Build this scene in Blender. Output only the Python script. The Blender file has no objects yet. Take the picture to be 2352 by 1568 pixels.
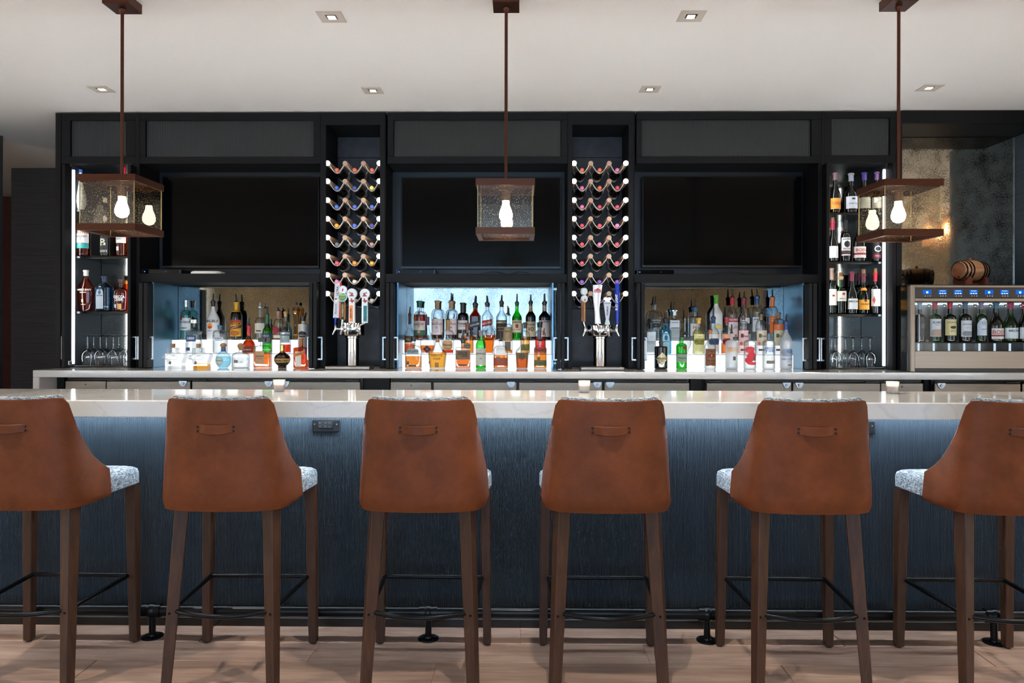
import bpy, math, random
from mathutils import Vector, Matrix
random.seed(7)
SC = bpy.context.scene
COL = SC.collection
PI = math.pi
def srgb(h):
    h = h.lstrip('#')
    out = []
    for i in (0, 2, 4):
        c = int(h[i:i+2], 16) / 255.0
        out.append(c / 12.92 if c <= 0.04045 else ((c + 0.055) / 1.055) ** 2.4)
    return (out[0], out[1], out[2], 1.0)

# ---------------------------------------------------------------- camera
EYE = 1.37          # camera height above the floor
FOC = 1670.0        # focal length in pixels of the 2352 px wide frame
HOR = 752.0         # pixel row of the horizon
YAW = 0.012
ROLL = 0.0019
cam_data = bpy.data.cameras.new('camera')
cam = bpy.data.objects.new('camera', cam_data)
COL.objects.link(cam)
cam_data.sensor_fit = 'HORIZONTAL'
cam_data.sensor_width = 36.0
cam_data.lens = FOC / 2352.0 * 36.0
cam_data.shift_y = -(784.0 - HOR) / 2352.0
cam_data.clip_start = 0.05
cam_data.clip_end = 100
CR = (Matrix.Rotation(YAW, 3, 'Z') @ Matrix.Rotation(PI / 2, 3, 'X') @ Matrix.Rotation(ROLL, 3, 'Z'))
cam.matrix_world = Matrix.Translation((0, 0, EYE)) @ CR.to_4x4()
SC.camera = cam
def P(px, py, Y):
    """measured photo pixel -> world X, Z on the plane at distance Y"""
    d = CR @ Vector(((px - 1176.0) / FOC, -(py - HOR) / FOC, -1.0))
    t = Y / d.y
    return t * d.x, EYE + t * d.z
def PX(px, Y, py=760):
    return P(px, py, Y)[0]
def PZ(py, Y, px=1176):
    return P(px, py, Y)[1]

# ---------------------------------------------------------------- world, exposure
SC.view_settings.view_transform = 'Standard'
SC.view_settings.look = 'None'
SC.view_settings.gamma = 1.0
SC.view_settings.exposure = 0.0
SC.view_settings.use_curve_mapping = False
SC.cycles.max_bounces = 8
SC.cycles.diffuse_bounces = 3
SC.cycles.glossy_bounces = 4
SC.cycles.transmission_bounces = 8
SC.cycles.transparent_max_bounces = 28
SC.cycles.use_light_tree = False
SC.cycles.caustics_reflective = False
SC.cycles.caustics_refractive = False
SC.cycles.sample_clamp_indirect = 6.0
world = bpy.data.worlds.new('world')
SC.world = world
world.use_nodes = True
wn = world.node_tree.nodes
wn['Background'].inputs[0].default_value = (0.55, 0.72, 1.0, 1)
wn['Background'].inputs[1].default_value = 1.0

# light levels (for lamps and windows built below, some added for their light)
L_WINDOW = 9.5
L_ADDED_WIN = 4.0
L_BULB = 30.0
L_STEP = 1.25
L_STRIP = 16.0
L_UNDERBAR = 80.0
L_UPLIGHT = 76.0
L_SPOT = 45.0
L_PEG = 5.0

# ---------------------------------------------------------------- materials
MATS = {}
def nmat(name):
    m = bpy.data.materials.new(name)
    m.use_nodes = True
    nt = m.node_tree
    b = nt.nodes['Principled BSDF']
    return m, nt, b
def mat(name, col, rough=0.5, metal=0.0, spec=None, coat=0.0, noise=0.0, nscale=20.0, nstretch=(1, 1, 1), bump=0.0, bscale=60.0, rvar=0.0):
    if name in MATS:
        return MATS[name]
    if isinstance(col, str):
        col = srgb(col)
    m, nt, b = nmat(name)
    b.inputs['Base Color'].default_value = col
    b.inputs['Roughness'].default_value = rough
    b.inputs['Metallic'].default_value = metal
    if spec is not None:
        b.inputs['Specular IOR Level'].default_value = spec
    if coat:
        b.inputs['Coat Weight'].default_value = coat
        b.inputs['Coat Roughness'].default_value = 0.06
    if noise or bump or rvar:
        tc = nt.nodes.new('ShaderNodeTexCoord')
        mp = nt.nodes.new('ShaderNodeMapping')
        mp.inputs['Scale'].default_value = nstretch
        nt.links.new(tc.outputs['Object'], mp.inputs['Vector'])
        nz = nt.nodes.new('ShaderNodeTexNoise')
        nz.inputs['Scale'].default_value = nscale
        nz.inputs['Detail'].default_value = 6
        nt.links.new(mp.outputs[0], nz.inputs['Vector'])
        if noise:
            cr = nt.nodes.new('ShaderNodeValToRGB')
            cr.color_ramp.elements[0].position = 0.3
            cr.color_ramp.elements[1].position = 0.72
            lo = tuple(max(0, c * (1 - noise)) for c in col[:3]) + (1,)
            hi = tuple(min(1, c * (1 + noise)) for c in col[:3]) + (1,)
            cr.color_ramp.elements[0].color = lo
            cr.color_ramp.elements[1].color = hi
            nt.links.new(nz.outputs['Fac'], cr.inputs[0])
            nt.links.new(cr.outputs[0], b.inputs['Base Color'])
        if rvar:
            mr = nt.nodes.new('ShaderNodeMapRange')
            mr.inputs['To Min'].default_value = max(0.02, rough - rvar)
            mr.inputs['To Max'].default_value = rough + rvar
            nt.links.new(nz.outputs['Fac'], mr.inputs['Value'])
            nt.links.new(mr.outputs[0], b.inputs['Roughness'])
        if bump:
            nb = nt.nodes.new('ShaderNodeTexNoise')
            nb.inputs['Scale'].default_value = bscale
            nb.inputs['Detail'].default_value = 4
            nt.links.new(mp.outputs[0], nb.inputs['Vector'])
            bp = nt.nodes.new('ShaderNodeBump')
            bp.inputs['Strength'].default_value = bump
            bp.inputs['Distance'].default_value = 0.002
            nt.links.new(nb.outputs['Fac'], bp.inputs['Height'])
            nt.links.new(bp.outputs[0], b.inputs['Normal'])
    MATS[name] = m
    return m
def emis(name, col, strength):
    if name in MATS:
        return MATS[name]
    if isinstance(col, str):
        col = srgb(col)
    m, nt, b = nmat(name)
    nt.nodes.remove(b)
    e = nt.nodes.new('ShaderNodeEmission')
    e.inputs[0].default_value = col
    e.inputs[1].default_value = strength
    nt.links.new(e.outputs[0], nt.nodes['Material Output'].inputs[0])
    MATS[name] = m
    return m
def schlick(nt, gloss=1.0, f0=0.045):
    """reflection share by viewing angle, the same from either side of a thin wall"""
    lw = nt.nodes.new('ShaderNodeLayerWeight')
    lw.inputs[0].default_value = 0.5
    pw = nt.nodes.new('ShaderNodeMath'); pw.operation = 'POWER'; pw.inputs[1].default_value = 4.0
    nt.links.new(lw.outputs['Facing'], pw.inputs[0])
    ma = nt.nodes.new('ShaderNodeMath'); ma.operation = 'MULTIPLY_ADD'
    ma.inputs[1].default_value = 0.85 * gloss; ma.inputs[2].default_value = f0 * gloss
    nt.links.new(pw.outputs[0], ma.inputs[0])
    return ma
def clear(name, col='ffffff', edge=None, gloss=1.0, rough=0.02, ior=1.5, frost=0.0, frostcol='ffffff'):
    """clear or tinted glass wall: light passes straight through, tinted, with mirror-like reflection by angle"""
    if name in MATS:
        return MATS[name]
    c = srgb(col) if isinstance(col, str) else col
    e = srgb(edge) if isinstance(edge, str) else (edge or c)
    # light crosses two walls, so each wall takes half of the tint
    c = tuple(v ** 0.5 for v in c[:3]) + (1,)
    e = tuple(v ** 0.5 for v in e[:3]) + (1,)
    m, nt, b = nmat(name)
    nt.nodes.remove(b)
    tr = nt.nodes.new('ShaderNodeBsdfTransparent')
    lw = nt.nodes.new('ShaderNodeLayerWeight')
    lw.inputs[0].default_value = 0.5
    mc = nt.nodes.new('ShaderNodeMix')
    mc.data_type = 'RGBA'
    pw2 = nt.nodes.new('ShaderNodeMath'); pw2.operation = 'POWER'; pw2.inputs[1].default_value = 1.6
    nt.links.new(lw.outputs['Facing'], pw2.inputs[0])
    nt.links.new(pw2.outputs[0], mc.inputs['Factor'])
    mc.inputs['A'].default_value = c
    mc.inputs['B'].default_value = e
    nt.links.new(mc.outputs['Result'], tr.inputs[0])
    base = tr.outputs[0]
    if frost:
        tl = nt.nodes.new('ShaderNodeBsdfTranslucent')
        tl.inputs[0].default_value = srgb(frostcol)
        df = nt.nodes.new('ShaderNodeBsdfDiffuse')
        df.inputs[0].default_value = srgb(frostcol)
        mx0 = nt.nodes.new('ShaderNodeMixShader')
        mx0.inputs[0].default_value = 0.5
        nt.links.new(tl.outputs[0], mx0.inputs[1])
        nt.links.new(df.outputs[0], mx0.inputs[2])
        mx1 = nt.nodes.new('ShaderNodeMixShader')
        mx1.inputs[0].default_value = frost
        nt.links.new(base, mx1.inputs[1])
        nt.links.new(mx0.outputs[0], mx1.inputs[2])
        base = mx1.outputs[0]
    gl = nt.nodes.new('ShaderNodeBsdfGlossy')
    gl.inputs['Roughness'].default_value = rough
    mu = schlick(nt, gloss)
    mx = nt.nodes.new('ShaderNodeMixShader')
    nt.links.new(mu.outputs[0], mx.inputs[0])
    nt.links.new(base, mx.inputs[1])
    nt.links.new(gl.outputs[0], mx.inputs[2])
    nt.links.new(mx.outputs[0], nt.nodes['Material Output'].inputs[0])
    MATS[name] = m
    return m

# ---------------------------------------------------------------- mesh builder
class MB:
    def __init__(self):
        self.v = []
        self.f = []
    def add(self, vs, fs):
        o = len(self.v)
        self.v += [tuple(p) for p in vs]
        self.f += [tuple(i + o for i in f) for f in fs]
        return self
    def box(self, x0, x1, y0, y1, z0, z1, b=0.0, M=None):
        if x0 > x1: x0, x1 = x1, x0
        if y0 > y1: y0, y1 = y1, y0
        if z0 > z1: z0, z1 = z1, z0
        vs = []
        if b <= 0:
            vs = [(x, y, z) for z in (z0, z1) for y in (y0, y1) for x in (x0, x1)]
            fs = [(0, 2, 3, 1), (4, 5, 7, 6), (0, 1, 5, 4), (2, 6, 7, 3), (0, 4, 6, 2), (1, 3, 7, 5)]
        else:
            b = min(b, (x1 - x0) * .49, (y1 - y0) * .49, (z1 - z0) * .49)
            idx = {}
            for sz in (0, 1):
                for sy in (0, 1):
                    for sx in (0, 1):
                        X = (x0, x1)[sx]; Y = (y0, y1)[sy]; Z = (z0, z1)[sz]
                        xi = X + (b, -b)[sx]; yi = Y + (b, -b)[sy]; zi = Z + (b, -b)[sz]
                        for ax, p in (('x', (X, yi, zi)), ('y', (xi, Y, zi)), ('z', (xi, yi, Z))):
                            idx[(sx, sy, sz, ax)] = len(vs)
                            vs.append(p)
            fs = []
            def q(*k):
                fs.append(tuple(idx[i] for i in k))
            for s in (0, 1):
                a = [(s, 0, 0, 'x'), (s, 1, 0, 'x'), (s, 1, 1, 'x'), (s, 0, 1, 'x')]
                q(*(a if s else a[::-1]))
                a = [(0, s, 0, 'y'), (0, s, 1, 'y'), (1, s, 1, 'y'), (1, s, 0, 'y')]
                q(*(a if s else a[::-1]))
                a = [(0, 0, s, 'z'), (1, 0, s, 'z'), (1, 1, s, 'z'), (0, 1, s, 'z')]
                q(*(a if s else a[::-1]))
            for s in (0, 1):
                for t in (0, 1):
                    a = [(s, t, 0, 'x'), (s, t, 0, 'y'), (s, t, 1, 'y'), (s, t, 1, 'x')]
                    q(*(a if s != t else a[::-1]))
                    a = [(s, 0, t, 'x'), (s, 1, t, 'x'), (s, 1, t, 'z'), (s, 0, t, 'z')]
                    q(*(a if s != t else a[::-1]))
                    a = [(0, s, t, 'y'), (0, s, t, 'z'), (1, s, t, 'z'), (1, s, t, 'y')]
                    q(*(a if s != t else a[::-1]))
            for sx in (0, 1):
                for sy in (0, 1):
                    for sz in (0, 1):
                        a = [(sx, sy, sz, 'x'), (sx, sy, sz, 'y'), (sx, sy, sz, 'z')]
                        q(*(a if (sx + sy + sz) % 2 == 1 else a[::-1]))
        if M is not None:
            vs = [M @ Vector(p) for p in vs]
        return self.add(vs, fs)
    def loft(self, rings, cap0=True, cap1=True, closed=True):
        n = len(rings[0])
        vs = [p for r in rings for p in r]
        fs = []
        for i in range(len(rings) - 1):
            for j in range(n if closed else n - 1):
                k = (j + 1) % n
                fs.append((i * n + j, i * n + k, (i + 1) * n + k, (i + 1) * n + j))
        if cap0: fs.append(tuple(range(n))[::-1])
        if cap1: fs.append(tuple((len(rings) - 1) * n + j for j in range(n)))
        return self.add(vs, fs)
    def lathe(self, prof, n=24, c=(0, 0, 0), axis='z', cap0=True, cap1=True):
        rings = []
        for r, z in prof:
            ring = []
            for j in range(n):
                a = 2 * PI * j / n
                if axis == 'z': ring.append((c[0] + r * math.cos(a), c[1] + r * math.sin(a), c[2] + z))
                elif axis == 'y': ring.append((c[0] + r * math.cos(a), c[1] + z, c[2] - r * math.sin(a)))
                else: ring.append((c[0] + z, c[1] + r * math.cos(a), c[2] + r * math.sin(a)))
            rings.append(ring)
        return self.loft(rings, cap0, cap1)
    def tube(self, pts, r, n=10, caps=True):
        pts = [Vector(p) for p in pts]
        rs = r if isinstance(r, (list, tuple)) else [r] * len(pts)
        up = None
        rings = []
        for i, p in enumerate(pts):
            if i == 0: t = pts[1] - p
            elif i == len(pts) - 1: t = p - pts[i - 1]
            else: t = (pts[i + 1] - p).normalized() + (p - pts[i - 1]).normalized()
            t.normalize()
            if up is None:
                up = Vector((0, 0, 1)) if abs(t.z) < 0.9 else Vector((1, 0, 0))
            s = t.cross(up)
            s.normalize()
            u = s.cross(t)
            up = u
            k = 1.0
            if 0 < i < len(pts) - 1:
                a = (pts[i] - pts[i - 1]).normalized()
                k = 1.0 / max(0.5, abs(a.dot(t)))
            rings.append([p + (s * math.cos(2 * PI * j / n) + u * math.sin(2 * PI * j / n)) * rs[i] * (k if len(pts) < 6 else 1) for j in range(n)])
        return self.loft(rings, caps, caps)
    def prism(self, outline, y0, y1, plane='xz', M=None):
        """outline of 2D points extruded between y0 and y1 (plane xz) or z (plane xy)"""
        n = len(outline)
        if plane == 'xz':
            vs = [(a, y0, b) for a, b in outline] + [(a, y1, b) for a, b in outline]
        else:
            vs = [(a, b, y0) for a, b in outline] + [(a, b, y1) for a, b in outline]
        if M is not None:
            vs = [M @ Vector(p) for p in vs]
        fs = [tuple(range(n)), tuple(range(n, 2 * n))[::-1]]
        for i in range(n):
            j = (i + 1) % n
            fs.append((i, i + n, j + n, j))
        return self.add(vs, fs)
    def mesh(self, name, m, smooth=True, off=(0, 0, 0)):
        me = bpy.data.meshes.new(name)
        if off != (0, 0, 0):
            vs = [(p[0] - off[0], p[1] - off[1], p[2] - off[2]) for p in self.v]
        else:
            vs = self.v
        me.from_pydata(vs, [], self.f)
        me.materials.append(m)
        if smooth:
            me.shade_smooth()
            me.set_sharp_from_angle(angle=math.radians(38))
        me.update()
        return me
    def build(self, name, m, parent=None, smooth=True, world=False, loc=None, rotz=0.0):
        off = (0, 0, 0)
        if world and parent is not None:
            off = wloc(parent)
        elif world:
            off = loc or (0, 0, 0)
        me = self.mesh(name, m, smooth, off)
        o = bpy.data.objects.new(name, me)
        COL.objects.link(o)
        if parent is not None: o.parent = parent
        if loc is not None and parent is None:
            o.location = loc
            o.rotation_euler = (0, 0, rotz)
        return o
def wloc(o):
    x = y = z = 0
    while o is not None:
        x += o.location.x; y += o.location.y; z += o.location.z
        o = o.parent
    return (x, y, z)
def tag(o, label, cat, group=None):
    o['label'] = label
    o['category'] = cat
    if group: o['group'] = group
    return o
def thing(name, label, cat, loc=(0, 0, 0), rotz=0.0, group=None):
    o = bpy.data.objects.new(name, None)
    o.empty_display_size = 0.05
    COL.objects.link(o)
    o.location = loc
    o.rotation_euler = (0, 0, rotz)
    return tag(o, label, cat, group)
def struct(o):
    o['kind'] = 'structure'
    return o
def copy_tree(root, loc, rotz, label, group=None):
    r = root.copy(); COL.objects.link(r)
    r.location = loc; r.rotation_euler = (0, 0, rotz); r['label'] = label
    if group: r['group'] = group
    for ch in list(root.children):
        c = ch.copy(); COL.objects.link(c); c.parent = r
        for g in list(ch.children):
            d = g.copy(); COL.objects.link(d); d.parent = c
    return r

# lettering: flat text outlines as mesh, cached
_TX = {}
def text_geo(s, bold=0.0):
    key = (s, bold)
    if key not in _TX:
        cu = bpy.data.curves.new('lettering', 'FONT')
        cu.body = s
        cu.size = 1.0
        cu.offset = bold
        cu.resolution_u = 2
        cu.align_x = 'CENTER'
        cu.align_y = 'CENTER'
        ob = bpy.data.objects.new('lettering', cu)
        me = bpy.data.meshes.new_from_object(ob)
        vs = [tuple(v.co) for v in me.vertices]
        fs = [tuple(p.vertices) for p in me.polygons]
        bpy.data.objects.remove(ob)
        bpy.data.curves.remove(cu)
        bpy.data.meshes.remove(me)
        xs = [v[0] for v in vs] or [0]
        ys = [v[1] for v in vs] or [0]
        cx = (min(xs) + max(xs)) / 2; cy = (min(ys) + max(ys)) / 2
        vs = [(v[0] - cx, v[1] - cy) for v in vs]
        _TX[key] = (vs, fs, max(xs) - min(xs), max(ys) - min(ys))
    return _TX[key]
def text_flat(mb, s, c, h, w=None, bold=0.01, vertical=False, M=None):
    """letters of height h (fitted to width w) facing -Y, centred at c"""
    vs, fs, tw, th = text_geo(s, bold)
    sy = h / max(th, 1e-6)
    sx = sy
    if w is not None and tw * sx > w: sx = w / tw
    out = []
    for x, y in vs:
        if vertical:
            p = Vector((-y * sy, 0, x * sx))
        else:
            p = Vector((x * sx, 0, y * sy))
        if M is not None: p = M @ p
        out.append((c[0] + p[0], c[1] + p[1], c[2] + p[2]))
    mb.add(out, fs)

# ================================================================ SETTING
CEIL = 2.92
FACE = 5.20     # front plane of the back-bar cabinets
MIRR = 5.58     # plane of the mirror backs
def wood_mat(name, c1, c2, scale=3.0, rough=0.45, stretch=(1, 12, 12), rnd=0.25, bump=0.08):
    if name in MATS: return MATS[name]
    m, nt, b = nmat(name)
    tc = nt.nodes.new('ShaderNodeTexCoord')
    oi = nt.nodes.new('ShaderNodeObjectInfo')
    mp = nt.nodes.new('ShaderNodeMapping')
    mp.inputs['Scale'].default_value = stretch
    ad = nt.nodes.new('ShaderNodeVectorMath'); ad.operation = 'ADD'
    mu = nt.nodes.new('ShaderNodeVectorMath'); mu.operation = 'SCALE'
    mu.inputs[0].default_value = (17, 31, 13)
    nt.links.new(oi.outputs['Random'], mu.inputs['Scale'])
    nt.links.new(tc.outputs['Object'], mp.inputs['Vector'])
    nt.links.new(mp.outputs[0], ad.inputs[0])
    nt.links.new(mu.outputs[0], ad.inputs[1])
    nz = nt.nodes.new('ShaderNodeTexNoise')
    nz.inputs['Scale'].default_value = scale
    nz.inputs['Detail'].default_value = 8
    nz.inputs['Roughness'].default_value = 0.62
    nz.inputs['Distortion'].default_value = 0.6
    nt.links.new(ad.outputs[0], nz.inputs['Vector'])
    cr = nt.nodes.new('ShaderNodeValToRGB')
    cr.color_ramp.elements[0].position = 0.32; cr.color_ramp.elements[0].color = srgb(c1)
    cr.color_ramp.elements[1].position = 0.7; cr.color_ramp.elements[1].color = srgb(c2)
    nt.links.new(nz.outputs['Fac'], cr.inputs[0])
    hv = nt.nodes.new('ShaderNodeHueSaturation')
    mr = nt.nodes.new('ShaderNodeMapRange')
    mr.inputs['To Min'].default_value = 1 - rnd
    mr.inputs['To Max'].default_value = 1 + rnd
    nt.links.new(oi.outputs['Random'], mr.inputs['Value'])
    nt.links.new(mr.outputs[0], hv.inputs['Value'])
    nt.links.new(cr.outputs[0], hv.inputs['Color'])
    nt.links.new(hv.outputs[0], b.inputs['Base Color'])
    b.inputs['Roughness'].default_value = rough
    if bump:
        bp = nt.nodes.new('ShaderNodeBump')
        bp.inputs['Strength'].default_value = bump
        bp.inputs['Distance'].default_value = 0.002
        nt.links.new(nz.outputs['Fac'], bp.inputs['Height'])
        nt.links.new(bp.outputs[0], b.inputs['Normal'])
    MATS[name] = m
    return m
M_plank = wood_mat('oak plank', '8f7263', 'b79c8a', scale=2.2, rough=0.42, stretch=(1.2, 14, 14), rnd=0.10)
M_ceil = mat('ceiling paint', 'efece5', 0.9)
M_beige = mat('beige wall paint', 'ad9a7e', 0.85, noise=0.06, nscale=3)
M_dark_paper = mat('dark grasscloth', '3a3c40', 0.75, noise=0.35, nscale=9, nstretch=(0.4, 0.4, 22), bump=0.35, bscale=16)
M_blue_paper = mat('blue grey grasscloth', '3d474f', 0.6, noise=0.3, nscale=8, nstretch=(0.5, 0.6, 22), bump=0.35, bscale=16)
M_reddoor = mat('red brown door', '5a2a1c', 0.6, noise=0.15, nscale=6)
M_black = mat('black', '0b0c0e', 0.45)
M_blackgloss = mat('black gloss', '060708', 0.15)
M_steel = mat('brushed steel', '857c73', 0.42, 1.0, noise=0.06, nscale=14, nstretch=(0.15, 6, 6), rvar=0.06)
M_chrome = mat('chrome', 'eef1f4', 0.10, 1.0)
M_nickel = mat('satin nickel', '98a1ac', 0.32, 1.0)
M_cab = mat('black stained oak', '0b0b0d', 0.5, spec=0.18, noise=0.18, nscale=10, nstretch=(8, 8, 0.6))
M_cab_in = mat('charcoal lining', '1b2026', 0.4)
M_white = mat('white plastic', 'e6e6e2', 0.4)

# floor: base slab and planks near the bar
b = MB(); b.box(-7, 7, -5.5, 9, -0.12, -0.004)
floor = struct(b.build('floor', M_plank, smooth=False))
pl = MB(); pl.box(-0.698, 0.698, -0.0885, 0.0885, -0.02, 0.0, b=0.0012)
plank_me = pl.mesh('plank', M_plank, False)
for r in range(13):
    yy = 3.33 - 0.0895 - r * 0.179
    sh = (r * 0.53) % 1.4
    for k in range(-4, 5):
        xx = k * 1.4 + sh - 0.7
        if abs(xx) > 4.6 - (0.8 if r > 7 else 0): continue
        o = bpy.data.objects.new('plank', plank_me)
        COL.objects.link(o)
        o.location = (xx, yy, 0)
        o.parent = floor
# ceiling
b = MB(); b.box(-7, 7, -5.5, 9, CEIL, CEIL + 0.15)
struct(b.build('ceiling', M_ceil, smooth=False))
# rear room wall with the wide window the mirrors look back at
WX0, WX1, WZ0, WZ1 = -3.6, 2.2, 0.25, 2.72
b = MB()
b.box(-7, WX0, -5.7, -5.5, 0, CEIL); b.box(WX1, 7, -5.7, -5.5, 0, CEIL)
b.box(WX0, WX1, -5.7, -5.5, 0, WZ0); b.box(WX0, WX1, -5.7, -5.5, WZ1, CEIL)
struct(b.build('wall_rear', M_beige, smooth=False))
win = MB()
for i in range(7):
    x = WX0 + (WX1 - WX0) * i / 6
    win.box(x - 0.03, x + 0.03, -5.66, -5.56, WZ0, WZ1)
win.box(WX0, WX1, -5.66, -5.56, WZ0, WZ0 + 0.05); win.box(WX0, WX1, -5.66, -5.56, WZ1 - 0.05, WZ1)
wo = struct(win.build('window_1', M_black, smooth=False))
b = MB(); b.add([(WX0, -5.67, WZ0), (WX1, -5.67, WZ0), (WX1, -5.67, WZ1), (WX0, -5.67, WZ1)], [(0, 3, 2, 1)])
b.build('pane', emis('daylight pane', (0.44, 0.70, 1.0, 1), L_WINDOW), wo, smooth=False)
# sheer curtain in front of it
b = MB(); vs = []; n = 240
for i in range(n + 1):
    x = WX0 - 0.1 + (WX1 - WX0 + 0.2) * i / n
    y = -5.42 + 0.035 * math.sin(i * 0.62) + 0.015 * math.sin(i * 0.27)
    vs += [(x, y, 0.12), (x, y, 2.85)]
b.add(vs, [(2 * i, 2 * i + 2, 2 * i + 3, 2 * i + 1) for i in range(n)])
M_sheer = clear('sheer curtain', 'ffffff', gloss=0.0, frost=0.55, frostcol='f2f4f6')
tag(b.build('sheer_curtain', M_sheer), 'white sheer curtain hanging across the wide window behind the stools', 'curtain')
M_added_pane = emis('added side window pane', (1.0, 0.93, 0.82, 1), L_ADDED_WIN)  # unseen side windows, added to brighten the ceiling evenly
for s, nm, wn_ in ((-1, 'wall_left', ('added_window_2', 'added_window_3')), (1, 'wall_right', ('added_window_4', 'added_window_5'))):
    b = MB(); x0, x1 = s * 7.0, s * 7.15
    b.box(x0, x1, -5.5, -5.2, 0, CEIL); b.box(x0, x1, -2.5, -0.2, 0, CEIL); b.box(x0, x1, 2.9, 9, 0, CEIL)
    for y0, y1 in ((-5.2, -2.5), (-0.2, 2.9)):
        b.box(x0, x1, y0, y1, 0, 0.35); b.box(x0, x1, y0, y1, 2.65, CEIL)
    struct(b.build(nm, M_beige, smooth=False))
    for y0, y1, nn_ in ((-5.2, -2.5, wn_[0]), (-0.2, 2.9, wn_[1])):
        b = MB()
        for i in range(4):
            y = y0 + (y1 - y0) * i / 3
            b.box(s * 7.03, s * 7.12, y - 0.03, y + 0.03, 0.35, 2.65)
        b.box(s * 7.03, s * 7.12, y0, y1, 0.35, 0.40); b.box(s * 7.03, s * 7.12, y0, y1, 2.60, 2.65)
        wo2 = struct(b.build(nn_, M_black, smooth=False))
        b = MB(); b.add([(s * 7.13, y0, 0.35), (s * 7.13, y1, 0.35), (s * 7.13, y1, 2.65), (s * 7.13, y0, 2.65)], [(0, 1, 2, 3)])
        b.build('pane', M_added_pane, wo2, smooth=False)
b = MB(); b.box(-7, 7, 9, 9.15, 0, CEIL)
struct(b.build('wall_hall_end', M_beige, smooth=False))
# wall block behind the back bar, hall wall further back, side wall at far left
XL = PX(127, FACE)
XR = PX(2330, MIRR)
b = MB(); b.box(XL + 0.01, 7, MIRR + 0.03, 7.05, 0, CEIL)
struct(b.build('wall_back', M_dark_paper, smooth=False))
b = MB(); b.box(PX(25, 7.05), XL, 7.05, 7.2, 0, CEIL)
struct(b.build('wall_hall', M_dark_paper, smooth=False))
xw = PX(6, 5.88)
b = MB(); b.box(xw - 0.15, xw, 5.0, 5.88, 0, CEIL)
struct(b.build('wall_side', M_dark_paper, smooth=False))
b = MB(); b.box(PX(-30, 8.6), PX(60, 8.6), 8.6, 8.66, 0, PZ(445, 8.6))
d = struct(b.build('door_1', M_reddoor, smooth=False))
b = MB()
for z0, z1 in ((0.2, 1.0), (1.15, 2.2)):
    b.box(PX(-20, 8.6), PX(40, 8.6), 8.58, 8.6, z0, z1, b=0.006)
b.build('door_panel', M_reddoor, d, smooth=False)
# short return wall at the right end of the back bar
b = MB(); b.box(XR, XR + 0.12, 4.74, MIRR + 0.03, 0, CEIL)
struct(b.build('wall_return', M_blue_paper, smooth=False))

# ================================================================ FRONT BAR
def quartz(name, base='ececea'):
    if name in MATS: return MATS[name]
    m, nt, bs = nmat(name)
    tc = nt.nodes.new('ShaderNodeTexCoord')
    nz = nt.nodes.new('ShaderNodeTexNoise'); nz.inputs['Scale'].default_value = 1.7; nz.inputs['Detail'].default_value = 9
    nz.inputs['Distortion'].default_value = 1.6
    nt.links.new(tc.outputs['Object'], nz.inputs['Vector'])
    cr = nt.nodes.new('ShaderNodeValToRGB')
    e = cr.color_ramp.elements
    e[0].position = 0.495; e[0].color = srgb(base)
    e[1].position = 0.52; e[1].color = srgb(base)
    mid = cr.color_ramp.elements.new(0.507); mid.color = srgb(base[:2].replace('ba','b0').replace('ec','e0') * 3)
    nt.links.new(nz.outputs['Fac'], cr.inputs[0])
    n2 = nt.nodes.new('ShaderNodeTexNoise'); n2.inputs['Scale'].default_value = 60; n2.inputs['Detail'].default_value = 4
    nt.links.new(tc.outputs['Object'], n2.inputs['Vector'])
    mx = nt.nodes.new('ShaderNodeMix'); mx.data_type = 'RGBA'; mx.blend_type = 'MULTIPLY'
    mx.inputs['Factor'].default_value = 0.10
    nt.links.new(cr.outputs[0], mx.inputs['A']); nt.links.new(n2.outputs['Color'], mx.inputs['B'])
    nt.links.new(mx.outputs['Result'], bs.inputs['Base Color'])
    bs.inputs['Roughness'].default_value = 0.09
    bs.inputs['Coat Weight'].default_value = 0.3
    bs.inputs['Coat Roughness'].default_value = 0.03
    MATS[name] = m
    return m
M_quartz = quartz('white quartz')
M_quartz2 = quartz('pale grey quartz', 'bab8b5')
M_flute = mat('fluted panel lacquer', '37444f', 0.38, 0.25)
BX0, BX1 = -4.05, 4.05
bar = thing('bar_counter', 'long front bar with white quartz top and dark fluted front panel', 'bar counter', (0, 3.3, 0))
b = MB(); b.box(BX0, BX1, 2.98, 3.52, 0.996, 1.067, b=0.004); b.build('countertop', M_quartz, bar, world=True)
b = MB(); b.box(BX0 + 0.05, BX1 - 0.05, 3.335, 3.47, 0.0, 0.996); b.build('core', M_black, bar, world=True, smooth=False)
pitch = 0.0064
n = int((BX1 - BX0 - 0.1) / pitch)
vs = []; fs = []
for i in range(n):
    x = BX0 + 0.05 + i * pitch
    for dx, dy in ((0.0, 0.006), (0.0014, 0.0012), (0.0032, 0.0), (0.0050, 0.0012)):
        vs += [(x + dx, 3.322 + dy, 0.042), (x + dx, 3.322 + dy, 0.996)]
for i in range(n * 4 - 1):
    fs.append((2 * i, 2 * i + 2, 2 * i + 3, 2 * i + 1))
b = MB(); b.add(vs, fs); b.build('fluted_panel', M_flute, bar, world=True)['kind'] = 'stuff'
b = MB(); b.box(BX0 + 0.05, BX1 - 0.05, 3.318, 3.335, 0.0, 0.038); b.build('plinth', M_blackgloss, bar, world=True, smooth=False)
b = MB(); b.box(BX0 + 0.05, BX1 - 0.05, 3.314, 3.335, 0.0385, 0.0415); b.build('plinth_trim', M_nickel, bar, world=True, smooth=False)
M_under = emis('under-bar strip', (0.80, 0.90, 1.0, 1), L_UNDERBAR)
b = MB(); b.box(BX0 + 0.1, BX1 - 0.1, 3.255, 3.270, 0.986, 0.9955); b.build('light_strip', M_under, bar, world=True, smooth=False)
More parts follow.
